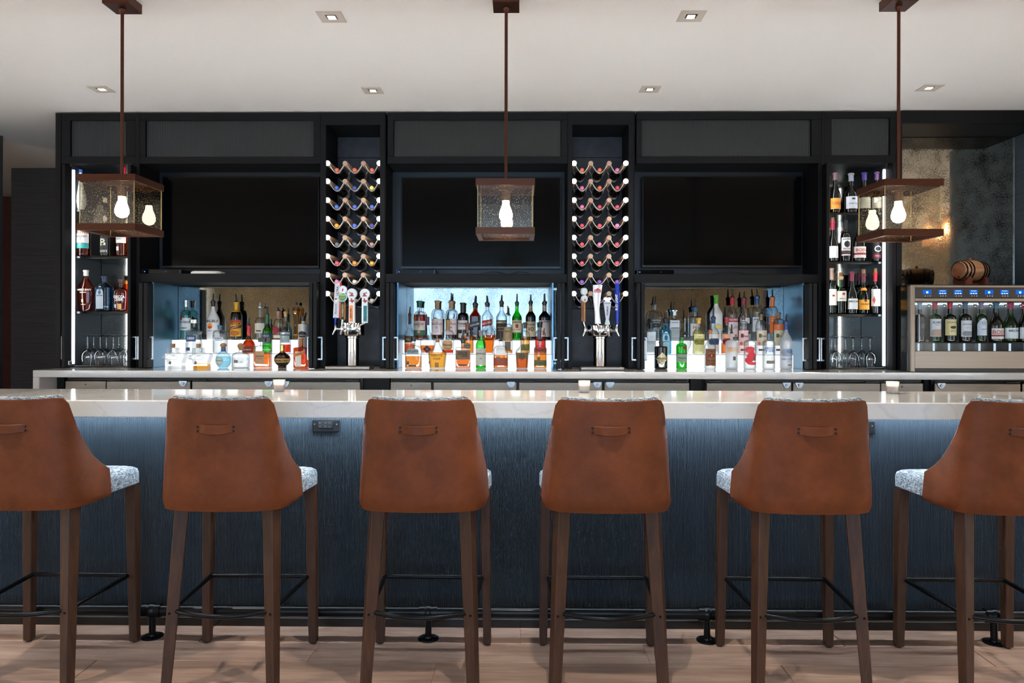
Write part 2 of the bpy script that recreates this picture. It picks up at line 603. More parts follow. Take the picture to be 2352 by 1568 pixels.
M_uplight = emis('added uplight strip', (0.84, 0.93, 1.0, 1), L_UPLIGHT)  # hidden strip added behind the bar edge to light the ceiling
b = MB(); b.box(BX0 + 0.1, BX1 - 0.1, 3.475, 3.515, 0.985, 0.9955); b.build('strip_channel', M_black, bar, world=True, smooth=False)
b = MB(); b.box(BX0 + 0.1, BX1 - 0.1, 3.521, 3.555, 0.990, 1.000); b.build('strip_ledge', M_black, bar, world=True, smooth=False)
b = MB(); b.add([(BX0 + 0.12, 3.528, 1.018), (BX1 - 0.12, 3.528, 1.018), (BX1 - 0.12, 3.550, 1.003), (BX0 + 0.12, 3.550, 1.003)], [(0, 1, 2, 3)]); b.build('added_uplight_strip', M_uplight, bar, world=True, smooth=False)
# foot rail
M_rail = mat('black rail', '101316', 0.28, 0.6)
RY = 3.197
rail = thing('foot_rail', 'round black metal foot rail on posts along the bar front', 'foot rail', (0, RY, 0))
b = MB(); b.tube([(BX0 + 0.05, RY, 0.118), (BX1 - 0.05, RY, 0.118)], 0.0245, 16); b.build('rail', M_rail, rail, world=True)
for px in (350, 984, 1624, 2283):
    x = PX(px, RY, 1402)
    b = MB()
    b.lathe([(0.003, -0.034), (0.018, -0.029), (0.029, -0.018), (0.034, 0), (0.029, 0.018), (0.018, 0.029), (0.003, 0.034)], 16, (x, RY, 0.118), 'x')
    b.lathe([(0.030, -0.04), (0.030, 0.04)], 16, (x, RY, 0.118), 'x')
    b.build('joint', M_rail, rail, world=True)
    b = MB(); b.lathe([(0.0145, 0.005), (0.0145, 0.093), (0.02, 0.098)], 14, (x, RY, 0)); b.build('post', M_rail, rail, world=True)
    b = MB(); b.lathe([(0.046, 0.0), (0.046, 0.004), (0.042, 0.006), (0.02, 0.008), (0.018, 0.014)], 20, (x, RY, 0))
    for k in range(4):
        a = PI / 4 + k * PI / 2
        b.lathe([(0.004, 0.005), (0.004, 0.008)], 8, (x + 0.033 * math.cos(a), RY + 0.033 * math.sin(a), 0))
    b.build('flange', M_rail, rail, world=True)
# outlets on the bar front
def outlet(px0, px1, py0, py1, label):
    x0, z1 = P(px0, py0, 3.315); x1, z0 = P(px1, py1, 3.315)
    t = thing('power_outlet', label, 'outlet', ((x0 + x1) / 2, 3.321, (z0 + z1) / 2))
    w = (x1 - x0) / 2; h = (z1 - z0) / 2
    b = MB(); b.box(-w, w, -0.010, 0.001, -h, h, b=0.003); b.build('cover_plate', mat('outlet plate', '0c0d0f', 0.25), t)
    b = MB(); b.box(-w * 0.55, w * 0.52, -0.0135, -0.010, -h * 0.35, h * 0.75, b=0.002); b.build('receptacle', mat('outlet face', '131417', 0.3), t)
    b = MB()
    for sx in (-0.42, 0.0, 0.3):
        b.box(w * sx - 0.004, w * sx + 0.004, -0.0142, -0.0135, h * 0.42, h * 0.55)
        b.box(w * sx - 0.004, w * sx - 0.002, -0.0142, -0.0135, -h * 0.2, h * 0.1)
        b.box(w * sx + 0.002, w * sx + 0.004, -0.0142, -0.0135, -h * 0.2, h * 0.1)
    b.build('slots', mat('outlet slot', '3c3f43', 0.4), t, smooth=False)
    for sx in (-0.8, 0.8):
        b = MB(); b.lathe([(0.0035, 0), (0.0025, -0.0015)], 10, (w * sx, -0.010, h * 0.3), 'y'); b.build('screw', M_nickel, t)
outlet(717, 780, 964, 992, 'black power outlet under the bar top between the second and third stool from the left')
outlet(1946, 2009, 967, 997, 'black power outlet half hidden behind the fifth stool from the left')

# votive candles on the bar
M_wax = mat('white wax', 'f0ece2', 0.5)
MATS['white wax'].node_tree.nodes['Principled BSDF'].inputs['Subsurface Weight'].default_value = 0.4
M_vglass = clear('votive glass', 'f2f4f4', 'c8d0d2', frost=0.4)
M_flame = emis('candle flame', (1.0, 0.70, 0.38, 1), 160)
for px, lab in ((641, 'lit votive candle in small glass on the bar behind the second stool from left'),
                (1342, 'lit votive candle in small glass on the bar behind the fourth stool from left'),
                (2050, 'lit votive candle in small glass on the bar right of the fifth stool')):
    x = PX(px, 3.40, 895)
    t = thing('votive_candle', lab, 'candle', (x, 3.40, 1.067), 0, 'votive candles along the bar')
    b = MB(); b.lathe([(0.021, 0), (0.024, 0.004), (0.0285, 0.054), (0.0295, 0.056), (0.0275, 0.056), (0.0225, 0.006)], 24, cap1=True, cap0=True); b.build('glass', M_vglass, t)
    b = MB(); b.lathe([(0.0215, 0.007), (0.0245, 0.034), (0.022, 0.036)], 20); b.build('wax', M_wax, t)
    b = MB(); b.lathe([(0.0008, 0.036), (0.004, 0.041), (0.003, 0.047), (0.0005, 0.054)], 10); b.build('flame', M_flame, t)

# ================================================================ STOOLS
def leather(name):
    if name in MATS: return MATS[name]
    m, nt, bs = nmat(name)
    tc = nt.nodes.new('ShaderNodeTexCoord')
    oi = nt.nodes.new('ShaderNodeObjectInfo')
    ad = nt.nodes.new('ShaderNodeVectorMath'); ad.operation = 'ADD'
    nt.links.new(tc.outputs['Object'], ad.inputs[0]); nt.links.new(oi.outputs['Location'], ad.inputs[1])
    nz = nt.nodes.new('ShaderNodeTexNoise'); nz.inputs['Scale'].default_value = 7; nz.inputs['Detail'].default_value = 8; nz.inputs['Roughness'].default_value = 0.65
    nt.links.new(ad.outputs[0], nz.inputs['Vector'])
    cr = nt.nodes.new('ShaderNodeValToRGB')
    cr.color_ramp.elements[0].position = 0.3; cr.color_ramp.elements[0].color = srgb('5b3018')
    cr.color_ramp.elements[1].position = 0.72; cr.color_ramp.elements[1].color = srgb('7a4223')
    nt.links.new(nz.outputs['Fac'], cr.inputs[0])
    nt.links.new(cr.outputs[0], bs.inputs['Base Color'])
    vo = nt.nodes.new('ShaderNodeTexVoronoi'); vo.inputs['Scale'].default_value = 220
    nt.links.new(tc.outputs['Object'], vo.inputs['Vector'])
    n3 = nt.nodes.new('ShaderNodeTexNoise'); n3.inputs['Scale'].default_value = 26; n3.inputs['Detail'].default_value = 6
    nt.links.new(tc.outputs['Object'], n3.inputs['Vector'])
    mm = nt.nodes.new('ShaderNodeMath'); mm.operation = 'ADD'
    mk = nt.nodes.new('ShaderNodeMath'); mk.operation = 'MULTIPLY'; mk.inputs[1].default_value = 0.3
    nt.links.new(vo.outputs['Distance'], mk.inputs[0])
    nt.links.new(n3.outputs['Fac'], mm.inputs[0]); nt.links.new(mk.outputs[0], mm.inputs[1])
    bp = nt.nodes.new('ShaderNodeBump'); bp.inputs['Strength'].default_value = 0.12; bp.inputs['Distance'].default_value = 0.003
    nt.links.new(mm.outputs[0], bp.inputs['Height']); nt.links.new(bp.outputs[0], bs.inputs['Normal'])
    bs.inputs['Roughness'].default_value = 0.5
    bs.inputs['Specular IOR Level'].default_value = 0.22
    MATS[name] = m
    return m
def tweed(name):
    if name in MATS: return MATS[name]
    m, nt, bs = nmat(name)
    tc = nt.nodes.new('ShaderNodeTexCoord')
    outs = []
    for sc in ((60, 60, 420), (420, 420, 60)):
        mp = nt.nodes.new('ShaderNodeMapping'); mp.inputs['Scale'].default_value = sc
        nt.links.new(tc.outputs['Object'], mp.inputs['Vector'])
        nz = nt.nodes.new('ShaderNodeTexNoise'); nz.inputs['Scale'].default_value = 1.0; nz.inputs['Detail'].default_value = 2
        nt.links.new(mp.outputs[0], nz.inputs['Vector'])
        outs.append(nz.outputs['Fac'])
    av = nt.nodes.new('ShaderNodeMath'); av.operation = 'ADD'
    nt.links.new(outs[0], av.inputs[0]); nt.links.new(outs[1], av.inputs[1])
    hf = nt.nodes.new('ShaderNodeMath'); hf.operation = 'MULTIPLY'; hf.inputs[1].default_value = 0.5
    nt.links.new(av.outputs[0], hf.inputs[0])
    cr = nt.nodes.new('ShaderNodeValToRGB')
    e = cr.color_ramp.elements
    e[0].position = 0.36; e[0].color = srgb('242d35')
    e[1].position = 0.62; e[1].color = srgb('d4d8d8')
    k = e.new(0.46); k.color = srgb('667684')
    k = e.new(0.53); k.color = srgb('9fabb3')
    nt.links.new(hf.outputs[0], cr.inputs[0])
    nt.links.new(cr.outputs[0], bs.inputs['Base Color'])
    bp = nt.nodes.new('ShaderNodeBump'); bp.inputs['Strength'].default_value = 0.5; bp.inputs['Distance'].default_value = 0.002
    nt.links.new(hf.outputs[0], bp.inputs['Height']); nt.links.new(bp.outputs[0], bs.inputs['Normal'])
    bs.inputs['Roughness'].default_value = 0.9
    MATS[name] = m
    return m
M_leather = leather('saddle leather')
M_tweed = tweed('blue grey tweed')
M_walnut = wood_mat('walnut leg', '2c1609', '482a13', scale=5, rough=0.55, stretch=(10, 10, 1.2), rnd=0.08, bump=0.03)
M_iron = mat('black iron', '15181b', 0.3, 0.7)
PLAN = [(0, 0), (.05, .001), (.10, .004), (.145, .010), (.18, .018), (.205, .029), (.224, .045), (.237, .068), (.245, .10), (.249, .14), (.25, .19), (.25, .245)]
EDGE = [(0.0, 1.094), (.012, 1.098), (.028, 1.1), (.038, 1.096), (.046, 1.082), (.056, 1.045), (.07, .985), (.10, .922), (.14, .865), (.19, .825), (.245, .793)]
def interp(tab, t):
    if t <= tab[0][0]: return tab[0][1]
    for (a, va), (c, vc) in zip(tab, tab[1:]):
        if t <= c: return va + (vc - va) * (t - a) / (c - a)
    return tab[-1][1]
def plan_points(n=26):
    # resample the half plan curve by length, return full curve left..right with outward normals
    L = [0]
    for p, q in zip(PLAN, PLAN[1:]): L.append(L[-1] + math.dist(p, q))
    half = []
    for i in range(n + 1):
        s = L[-1] * i / n
        half.append((interp(list(zip(L, [p[0] for p in PLAN])), s), interp(list(zip(L, [p[1] for p in PLAN])), s)))
    full = [(-x, y) for x, y in half[::-1]] + half[1:]
    nor = []
    for i in range(len(full)):
        a = full[max(0, i - 1)]; c = full[min(len(full) - 1, i + 1)]
        t = Vector((c[0] - a[0], c[1] - a[1])).normalized()
        nor.append((t.y, -t.x))
    return full, nor
def make_stool():
    t = thing('bar_stool', 'bar stool', 'bar stool', (0, 2.94, 0), 0, 'bar stools in a row at the front bar')
    full, nor = plan_points()
    OY = -0.25
    def pt(i, z, off):
        x, y = full[i]; nx, ny = nor[i]
        k = 1 - 0.11 * (z - 0.69) / 0.41
        # back leans very slightly to the viewer with height
        return ((x + nx * off) * k, y + ny * off + OY - 0.012 * (z - 0.69) / 0.41, z)
    zb = 0.680
    def ztop(i): return interp(EDGE, full[i][1])
    def zbf(i): return zb + 0.003 * (abs(full[i][0]) / 0.25) ** 4
    # leather shell: outer face, bottom lip and top rim
    rows = 16
    rings = []
    inner = []
    for v in range(rows + 1):
        w = v / rows
        rings.append([pt(i, zbf(i) + (ztop(i) - zbf(i)) * w, -0.010 if v == 0 else (-0.002 if v == 1 and w < .1 else 0)) for i in range(len(full))])
    rings.append([pt(i, ztop(i) + 0.001, -0.010) for i in range(len(full))])
    for v in range(rows, -1, -4):
        w = v / rows
        rings.append([pt(i, zbf(i) + (ztop(i) - zbf(i)) * w, -0.012) for i in range(len(full))])
    b = MB(); b.loft(rings, False, False, closed=False)
    b.f = [f[::-1] for f in b.f]
    sh = b.build('leather_shell', M_leather, t)
    b = MB(); b.tube([Vector(pt(i, ztop(i), -0.004)) for i in range(len(full))], 0.0042, 6); b.build('piping', M_leather, sh)
    # padded inner face
    rings = []
    prof = [(-0.013, 0.0), (-0.013, 0.99), (-0.016, 1.012), (-0.026, 1.02), (-0.04, 1.008), (-0.047, 0.97), (-0.050, 0.5), (-0.048, 0.02)]
    for off, w in prof:
        rings.append([pt(i, zb + (ztop(i) - zb) * w + 0.02 * (1 - w) + 0.006, off) for i in range(len(full))])
    b = MB(); b.loft(rings, False, False, closed=False)
    nn = len(full); nr = len(rings)
    b.f.append(tuple(r * nn for r in range(nr))); b.f.append(tuple(r * nn + nn - 1 for r in range(nr))[::-1])
    b.f = [f[::-1] for f in b.f]
    b.build('back_pad', M_tweed, t)
    # seat cushion
    def outline(hw_f, hw_b, y0, y1, rf, rb):
        pts = []
        for cx, cy, r, a0 in ((hw_f - rf, y1 - rf, rf, 0), (-hw_f + rf, y1 - rf, rf, 90), (-hw_b + rb, y0 + rb, rb, 180), (hw_b - rb, y0 + rb, rb, 270)):
            for k in range(7):
                a = math.radians(a0 + 15 * k)
                pts.append((cx + r * math.cos(a), cy + r * math.sin(a)))
        return pts
    rings = []
    for z, ins in ((0.688, 0.014), (0.690, 0.004), (0.694, 0.0), (0.738, 0.0), (0.752, 0.004), (0.760, 0.014), (0.765, 0.03), (0.769, 0.09), (0.771, 0.16)):
        rings.append([(x, y, z) for x, y in outline(0.250 - ins, 0.225 - ins, 0.045 + OY + ins, 0.488 + OY - ins, 0.045, 0.09)])
    b = MB(); b.loft(rings); b.build('seat', M_tweed, t)
    b = MB()
    zt = 0.7655
    # legs
    def leg(top, bot, s0, s1, rot, sy=1.0):
        def ring(c, s):
            pts = []
            ch = s * 0.16
            for x, y in ((s - ch, -s), (s, -s + ch), (s, s - ch), (s - ch, s), (-s + ch, s), (-s, s - ch), (-s, -s + ch), (-s + ch, -s)):
                y *= sy
                pts.append((c[0] + x * math.cos(rot) - y * math.sin(rot), c[1] + x * math.sin(rot) + y * math.cos(rot), c[2]))
            return pts
        b = MB(); b.loft([ring(bot, s1), ring(top, s0)]); b.build('leg', M_walnut, t)
        b = MB(); b.lathe([(s1 * 0.8, 0), (s1 * 0.8, 0.008)], 10, (bot[0], bot[1], 0)); b.build('glide', M_black, t)
    for s in (-1, 1):
        leg((s * 0.172, 0.10 + OY, 0.70), (s * 0.203, 0.03 + OY, 0.008), 0.0265, 0.0185, -s * 0.42)
        leg((s * 0.222, 0.452 + OY, 0.69), (s * 0.232, 0.458 + OY, 0.008), 0.0225, 0.0165, 0.0, 1.15)
    # foot rest ring
    zf = 0.293
    yb = 0.056 + OY
    path = [(-0.212, 0.448 + OY, zf), (0.212, 0.448 + OY, zf)]
    b = MB(); b.tube(path, 0.0095, 10)
    for s in (-1, 1):
        b.tube([(s * 0.211, 0.448 + OY, zf), (s * 0.192, 0.075 + OY, zf), (s * 0.185, 0.052 + OY, zf)], 0.0095, 10)
    arc = []
    for k in range(13):
        a = -1 + 2 * k / 12
        arc.append((a * 0.180, yb - 0.055 * (1 - a * a), zf))
    b.tube(arc, 0.0095, 10)
    b.build('foot_ring', M_iron, t)
    for s in (-1, 1):
        b = MB(); b.lathe([(0.005, 0), (0.004, -0.002)], 10, (s * 0.191, 0.056 + OY - 0.0235, zf - 0.003), 'y'); b.build('bolt', M_iron, t)
    # pull handle with studs
    b = MB(); rings = []
    zc = 0.992
    for k in range(17):
        a = -1 + 2 * k / 16
        x = a * 0.077
        bul = 0.012 * max(0, 1 - (a / 0.72) ** 4) if abs(a) < 0.72 else 0
        y0 = OY - 0.0085 - bul + (0.006 * a * a)
        sag = -0.005 * max(0, 1 - (a / 0.72) ** 2) if abs(a) < 0.72 else 0
        h = 0.0165
        rings.append([(x, y0, zc - h + sag), (x, y0 - 0.0035, zc - h + 0.003 + sag), (x, y0 - 0.0035, zc + h - 0.003 + sag * .3), (x, y0, zc + h + sag * .3), (x, y0 + 0.002, zc + sag)])
    b.loft(rings)
    hd = b.build('pull_handle', M_leather, t)
    for sx in (-1, 1):
        for sz in (-1, 1):
            b = MB(); b.lathe([(0.0045, 0.0), (0.0045, -0.0015), (0.003, -0.004), (0.0006, -0.0046)], 10, (sx * 0.0675, OY - 0.0068, zc + sz * 0.0075), 'y')
            b.build('stud', M_black, hd)
    return t
STOOLS = [(-1.91, 'leftmost brown leather bar stool, its left half cut by the picture edge'),
          (-1.13, 'second brown leather bar stool from the left, beside a black outlet'),
          (-0.376, 'third brown leather bar stool from the left'),
          (0.332, 'fourth brown leather bar stool from the left'),
          (1.092, 'fifth brown leather bar stool from the left, second from the right'),
          (1.860, 'rightmost brown leather bar stool, its right half cut by the picture edge')]
st = make_stool()
for i, (x, lab) in enumerate(STOOLS):
    if i == 0:
        st.location = (x, 2.94, 0); st['label'] = lab
    else:
        copy_tree(st, (x, 2.94, 0), random.uniform(-.012, .012), lab)

# ================================================================ BACK COUNTER AND COOLERS
CT = 1.076         # back counter top height
CF = 4.86          # its front edge
xl = PX(75, CF, 853)
bc = thing('back_counter', 'white quartz counter running under the whole back bar', 'counter', (0, 5.2, 0))
b = MB(); b.box(xl, XR - 0.003, CF, MIRR - 0.002, CT - 0.047, CT, b=0.003); b.build('countertop', M_quartz2, bc, world=True)
b = MB(); b.box(xl, xl + 0.044, CF, MIRR - 0.002, 0.0, CT - 0.047, b=0.003); b.build('end_panel', M_quartz2, bc, world=True)
for p0, p1 in ((92, 148), (833, 895), (1586, 1620), (2123, 2143)):
    b = MB(); b.box(PX(p0, 5.05), PX(p1, 5.05), 5.05, 5.4, 0, CT - 0.047); b.build('support', M_cab, bc, world=True, smooth=False)
M_steel_d = mat('cooler steel', '6e665e', 0.36, 1.0, noise=0.25, nscale=7, nstretch=(0.5, 2, 2), rvar=0.14)
DF = 4.99
def cooler(x0, x1, doors, panel, label):
    X0 = PX(x0, DF); X1 = PX(x1, DF)
    t = thing('bar_cooler', label, 'cooler', ((X0 + X1) / 2, 5.25, 0), 0, 'steel coolers under the back counter')
    b = MB(); b.box(X0, X1, DF + 0.03, 5.5, 0.0, 1.018); b.build('body', M_black, t, world=True, smooth=False)
    zt = PZ(877, DF)
    if panel:
        b = MB(); b.box(PX(panel[0], DF), PX(panel[1], DF), DF - 0.002, DF + 0.03, 0.1, zt, b=0.004)
        p = b.build('machine_panel', M_steel_d, t, world=True)
        b = MB(); b.lathe([(0.006, 0), (0.005, -0.003)], 10, ((PX(panel[0], DF) + PX(panel[1], DF)) / 2, DF - 0.002, zt - 0.025), 'y'); b.build('screw', M_black, p, world=True)
    b = MB(); b.box(X0 + 0.01, X1 - 0.01, DF + 0.005, DF + 0.03, zt + 0.004, 1.012, b=0.003); b.build('top_rail', M_blackgloss, t, world=True)
    for d0, d1, lock in doors:
        a0 = PX(d0, DF) + 0.002; a1 = PX(d1, DF) - 0.002
        b = MB(); b.box(a0, a1, DF - 0.012, DF + 0.028, 0.1, zt, b=0.004); dr = b.build('door', M_steel_d, t, world=True)
        lx = PX(lock, DF)
        b = MB()
        b.prism([(lx - 0.028, zt + 0.002), (lx + 0.028, zt + 0.002), (lx + 0.024, zt - 0.016), (lx + 0.010, zt - 0.034), (lx - 0.010, zt - 0.034), (lx - 0.024, zt - 0.016)], DF - 0.020, DF - 0.012)
        lk = b.build('lock', M_nickel, dr, world=True)
        b = MB(); b.lathe([(0.010, 0), (0.010, -0.006), (0.008, -0.008), (0.004, -0.008), (0.003, -0.006)], 16, (lx, DF - 0.020, zt - 0.016), 'y')
        b.v = b.v; c = b.build('lock_cylinder', M_nickel, dr, world=True)
        hx = d0 if abs(lock - d1) < 40 else d1
        hX = PX(hx, DF); s = 1 if hx == d0 else -1
        b = MB(); b.box(hX + s * 0.01, hX + s * 0.10, DF - 0.016, DF - 0.002, zt + 0.002, zt + 0.011, b=0.002); b.build('hinge', M_black, dr, world=True)
cooler(150, 831, [(246, 439, 423), (442, 638, 619), (641, 829, 658)], (150, 244), 'steel back bar cooler under the counter at the left end')
cooler(897, 1584, [(995, 1188, 1174), (1191, 1384, 1372), (1387, 1584, 1401)], (897, 992), 'steel back bar cooler under the counter in the middle')
cooler(1622, 2121, [(1622, 1818, 1805), (1820, 2021, 1834)], (2023, 2121), 'steel back bar cooler under the counter below the right shelf cabinet')
cooler(2145, 2540, [(2145, 2343, 2159), (2346, 2540, 2526)], None, 'steel back bar cooler under the wine dispenser, cut by the picture edge')

# ================================================================ BACK BAR CABINETS
def antique(name, base, dark, sc=5.0, rough=0.10, amount=(0.42, 0.62), rough2=0.2):
    if name in MATS: return MATS[name]
    m, nt, bs = nmat(name)
    tc = nt.nodes.new('ShaderNodeTexCoord')
    n1 = nt.nodes.new('ShaderNodeTexNoise'); n1.inputs['Scale'].default_value = sc; n1.inputs['Detail'].default_value = 4
    n2 = nt.nodes.new('ShaderNodeTexNoise'); n2.inputs['Scale'].default_value = 90; n2.inputs['Detail'].default_value = 6
    nt.links.new(tc.outputs['Object'], n1.inputs['Vector']); nt.links.new(tc.outputs['Object'], n2.inputs['Vector'])
    ad = nt.nodes.new('ShaderNodeMath'); ad.operation = 'MULTIPLY_ADD'
    ad.inputs[1].default_value = 0.55
    nt.links.new(n2.outputs['Fac'], ad.inputs[0])
    mul = nt.nodes.new('ShaderNodeMath'); mul.operation = 'MULTIPLY'; mul.inputs[1].default_value = 0.5
    nt.links.new(n1.outputs['Fac'], mul.inputs[0]); nt.links.new(mul.outputs[0], ad.inputs[2])
    cr = nt.nodes.new('ShaderNodeValToRGB')
    cr.color_ramp.elements[0].position = amount[0]; cr.color_ramp.elements[0].color = srgb(base)
    cr.color_ramp.elements[1].position = amount[1]; cr.color_ramp.elements[1].color = srgb(dark)
    nt.links.new(ad.outputs[0], cr.inputs[0])
    nt.links.new(cr.outputs[0], bs.inputs['Base Color'])
    bs.inputs['Metallic'].default_value = 1.0
    mr = nt.nodes.new('ShaderNodeMapRange')
    mr.inputs['From Min'].default_value = amount[0]; mr.inputs['From Max'].default_value = amount[1]
    mr.inputs['To Min'].default_value = rough; mr.inputs['To Max'].default_value = rough2
    nt.links.new(ad.outputs[0], mr.inputs['Value']); nt.links.new(mr.outputs[0], bs.inputs['Roughness'])
    MATS[name] = m
    return m
M_mirror = antique('antique mirror', '9a9c98', '6e6a61', sc=7, rough=0.035, amount=(0.36, 0.72), rough2=0.11)
M_lining = mat('satin metal lining', '5c7f96', 0.28, 0.95, noise=0.12, nscale=5)
M_flglass = mat('reeded glass', '191e1f', 0.3, 0.0, spec=0.5)
M_strip = emis('cabinet light strip', (0.90, 0.94, 1.0, 1), L_STRIP)
M_step = emis('lit acrylic step', (0.95, 0.97, 1.0, 1), L_STEP)
M_stepedge = mat('acrylic edge', 'd8dde2', 0.3)
ZT = PZ(258, FACE)       # top of the cabinets
def wbox(t, name, m, x0, x1, y0, y1, z0, z1, bev=0.002, parent=None):
    b = MB(); b.box(x0, x1, y0, y1, z0, z1, b=bev)
    return b.build(name, m, parent or t, world=True)
def upper_panel(t, x0, x1, p0, p1, py0=275, py1=359, bottom=375.5):
    """frame with a reeded glass panel between pixel columns x0..x1"""
    X0, X1 = PX(x0, FACE), PX(x1, FACE); Q0, Q1 = PX(p0, FACE), PX(p1, FACE)
    zb = PZ(bottom, FACE); za = PZ(py1, FACE); zc = PZ(py0, FACE)
    wbox(t, 'top_rail', M_cab, X0, X1, FACE, FACE + 0.03, zc, ZT)
    wbox(t, 'bottom_rail', M_cab, X0, X1, FACE, FACE + 0.03, zb, za)
    wbox(t, 'stile', M_cab, X0, Q0, FACE, FACE + 0.03, za, zc)
    wbox(t, 'stile', M_cab, Q1, X1, FACE, FACE + 0.03, za, zc)
    pit = 0.0125; n = int((Q1 - Q0) / pit); vs = []; fs = []
    for i in range(n + 1):
        x = Q0 + (Q1 - Q0) * i / (n + 1)
        for dx, dy in ((0, 0.0018), (0.0025, 0.0004), (0.006, 0), (0.0095, 0.0004)):
            vs += [(x + dx, FACE + 0.016 + dy, za), (x + dx, FACE + 0.016 + dy, zc)]
    vs += [(Q1, FACE + 0.02, za), (Q1, FACE + 0.02, zc)]
    for i in range((n + 1) * 4): fs.append((2 * i, 2 * i + 2, 2 * i + 3, 2 * i + 1))
    b = MB(); b.add(vs, fs); b.build('reeded_panel', M_flglass, t, world=True)['kind'] = 'stuff'
    wbox(t, 'box_back', M_black, X0, X1, FACE + 0.03, MIRR, zb, ZT, 0)
HY0, HY1 = 774, 828
def door_leaf(t, p0, p1, py0, py1, hand, ydoor=5.10):
    """open folded door leaf standing edge-on; hand = list of (attach px, spine px)"""
    X0, X1 = PX(p0, ydoor), PX(p1, ydoor)
    z0 = CT + 0.004; z1 = PZ(py0, ydoor)
    d = wbox(t, 'door', M_cab, X0, X1, ydoor, ydoor + 0.082, z0, z1)
    for a, s in hand:
        xa = PX(a, ydoor); xs = PX(s, ydoor)
        yh = ydoor + 0.035
        za = PZ(HY1, ydoor); zb = PZ(HY0, ydoor); w = 0.011
        b = MB()
        sg = 1 if xs > xa else -1
        b.box(xs - sg * w, xs, yh - w / 2, yh + w / 2, za, zb, b=0.0015)
        b.box(xa, xs - sg * w, yh - w / 2, yh + w / 2, za, za + w, b=0.001)
        b.box(xa, xs - sg * w, yh - w / 2, yh + w / 2, zb - w, zb, b=0.001)
        b.build('handle', M_nickel, d, world=True)
def tv_cabinet(bx, panel, niche, inner, leaves, label):
    X0, X1 = PX(bx[0], FACE), PX(bx[1], FACE)
    t = thing('tv_cabinet', label, 'cabinet', ((X0 + X1) / 2, FACE + 0.2, CT), 0, 'black cabinets with a television over a bottle niche')
    upper_panel(t, bx[0] + 6, bx[1], panel[0], panel[1])
    N0, N1 = PX(niche[0], FACE), PX(niche[1], FACE)
    I0, I1 = PX(inner[0], FACE), PX(inner[1], FACE)
    zs0 = PZ(649, FACE); zs1 = PZ(629, FACE); zh = PZ(375.5, FACE)
    wbox(t, 'side_stile', M_cab, X0, N0, FACE - 0.004, MIRR, CT, ZT)
    if X1 - N1 > 0.006:
        wbox(t, 'side_stile', M_cab, N1, X1, FACE - 0.004, MIRR, CT, zh)
    wbox(t, 'shelf', M_cab, N0, N1, FACE, MIRR - 0.01, zs0, zs1)
    wbox(t, 'tv_back', M_cab_in, N0, N1, 5.49, 5.51, zs1, zh, 0)
    # bottle niche lining
    wbox(t, 'side_wall', M_lining, I0 - 0.012, I0, FACE + 0.004, MIRR - 0.004, CT, zs0, 0.001)
    wbox(t, 'side_wall', M_lining, I1, I1 + 0.012, FACE + 0.004, MIRR - 0.004, CT, zs0, 0.001)
    wbox(t, 'mirror_back', M_mirror, N0, N1, MIRR, MIRR + 0.006, CT, zs0, 0)
    wbox(t, 'light_channel', M_black, I0, I1, FACE + 0.30, FACE + 0.315, zs0 - 0.006, zs0 - 0.0005, 0)
    for lf in leaves: door_leaf(t, *lf)
    # lit stepped riser for the bottles
    return I0, I1
TV = []
TV.append(tv_cabinet((311, 735), (333, 719), (320, 734), (352, 722), [(318, 327, 650, 849, [(318, 310)]), (329, 338, 650, 849, [(338, 347)]), (709, 717, 650, 849, [(709, 702)]), (719, 727, 650, 849, [(727, 738)])],
             'black cabinet with television and backlit clear and rum bottles, left of the three'))
TV.append(tv_cabinet((883, 1303), (903, 1288), (885, 1302), (915, 1267.5), [(886, 894, 650, 849, [(886, 876)]), (895.5, 903, 650, 849, [(903, 913)]), (1280, 1288, 650, 849, [(1280, 1271)]), (1289.5, 1297, 650, 849, [(1297, 1307)])],
             'black cabinet with television and backlit whiskey bottles, middle of the three'))
TV.append(tv_cabinet((1455, 1886), (1473, 1863), (1457, 1879), (1478, 1844), [(1463, 1471, 650, 849, [(1463, 1452)]), (1473, 1481, 650, 849, [(1481, 1488)]), (1858, 1866, 650, 849, [(1858, 1847)]), (1868, 1877, 650, 849, [(1877, 1888)])],
             'black cabinet with television and backlit vodka and gin bottles, right of the three'))
# lit stepped risers
STEP1, STEP2 = CT + 0.100, CT + 0.196
SY1, SY2, SY3 = 5.285, 5.40, 5.572
def riser(px0l, px0u, px1, label):
    a0 = PX(px0l, SY1); a1 = PX(px1, SY1); u0 = PX(px0u, SY2)
    u1 = PX(px1 - (2 if px1 < 1500 else -0), SY2)
    t = thing('lit_bottle_step', label, 'light step', ((a0 + a1) / 2, 5.4, CT), 0, 'glowing white bottle steps')
    wbox(t, 'lower_step', M_step, a0, a1, SY1, SY3, CT + 0.001, STEP1, 0.001)
    wbox(t, 'upper_step', M_step, u0, u1, SY2, SY3, STEP1 + 0.002, STEP2, 0.001)
    wbox(t, 'tread_seam', M_stepedge, a0, a1, SY1 - 0.0008, SY1 + 0.004, STEP1 - 0.003, STEP1 + 0.0012, 0)
riser(379, 395, 718, 'glowing white two-tier bottle step in the left niche')
riser(924, 918, 1270, 'glowing white two-tier bottle step in the middle niche')
riser(1478, 1478, 1822, 'glowing white two-tier bottle step in the right niche')

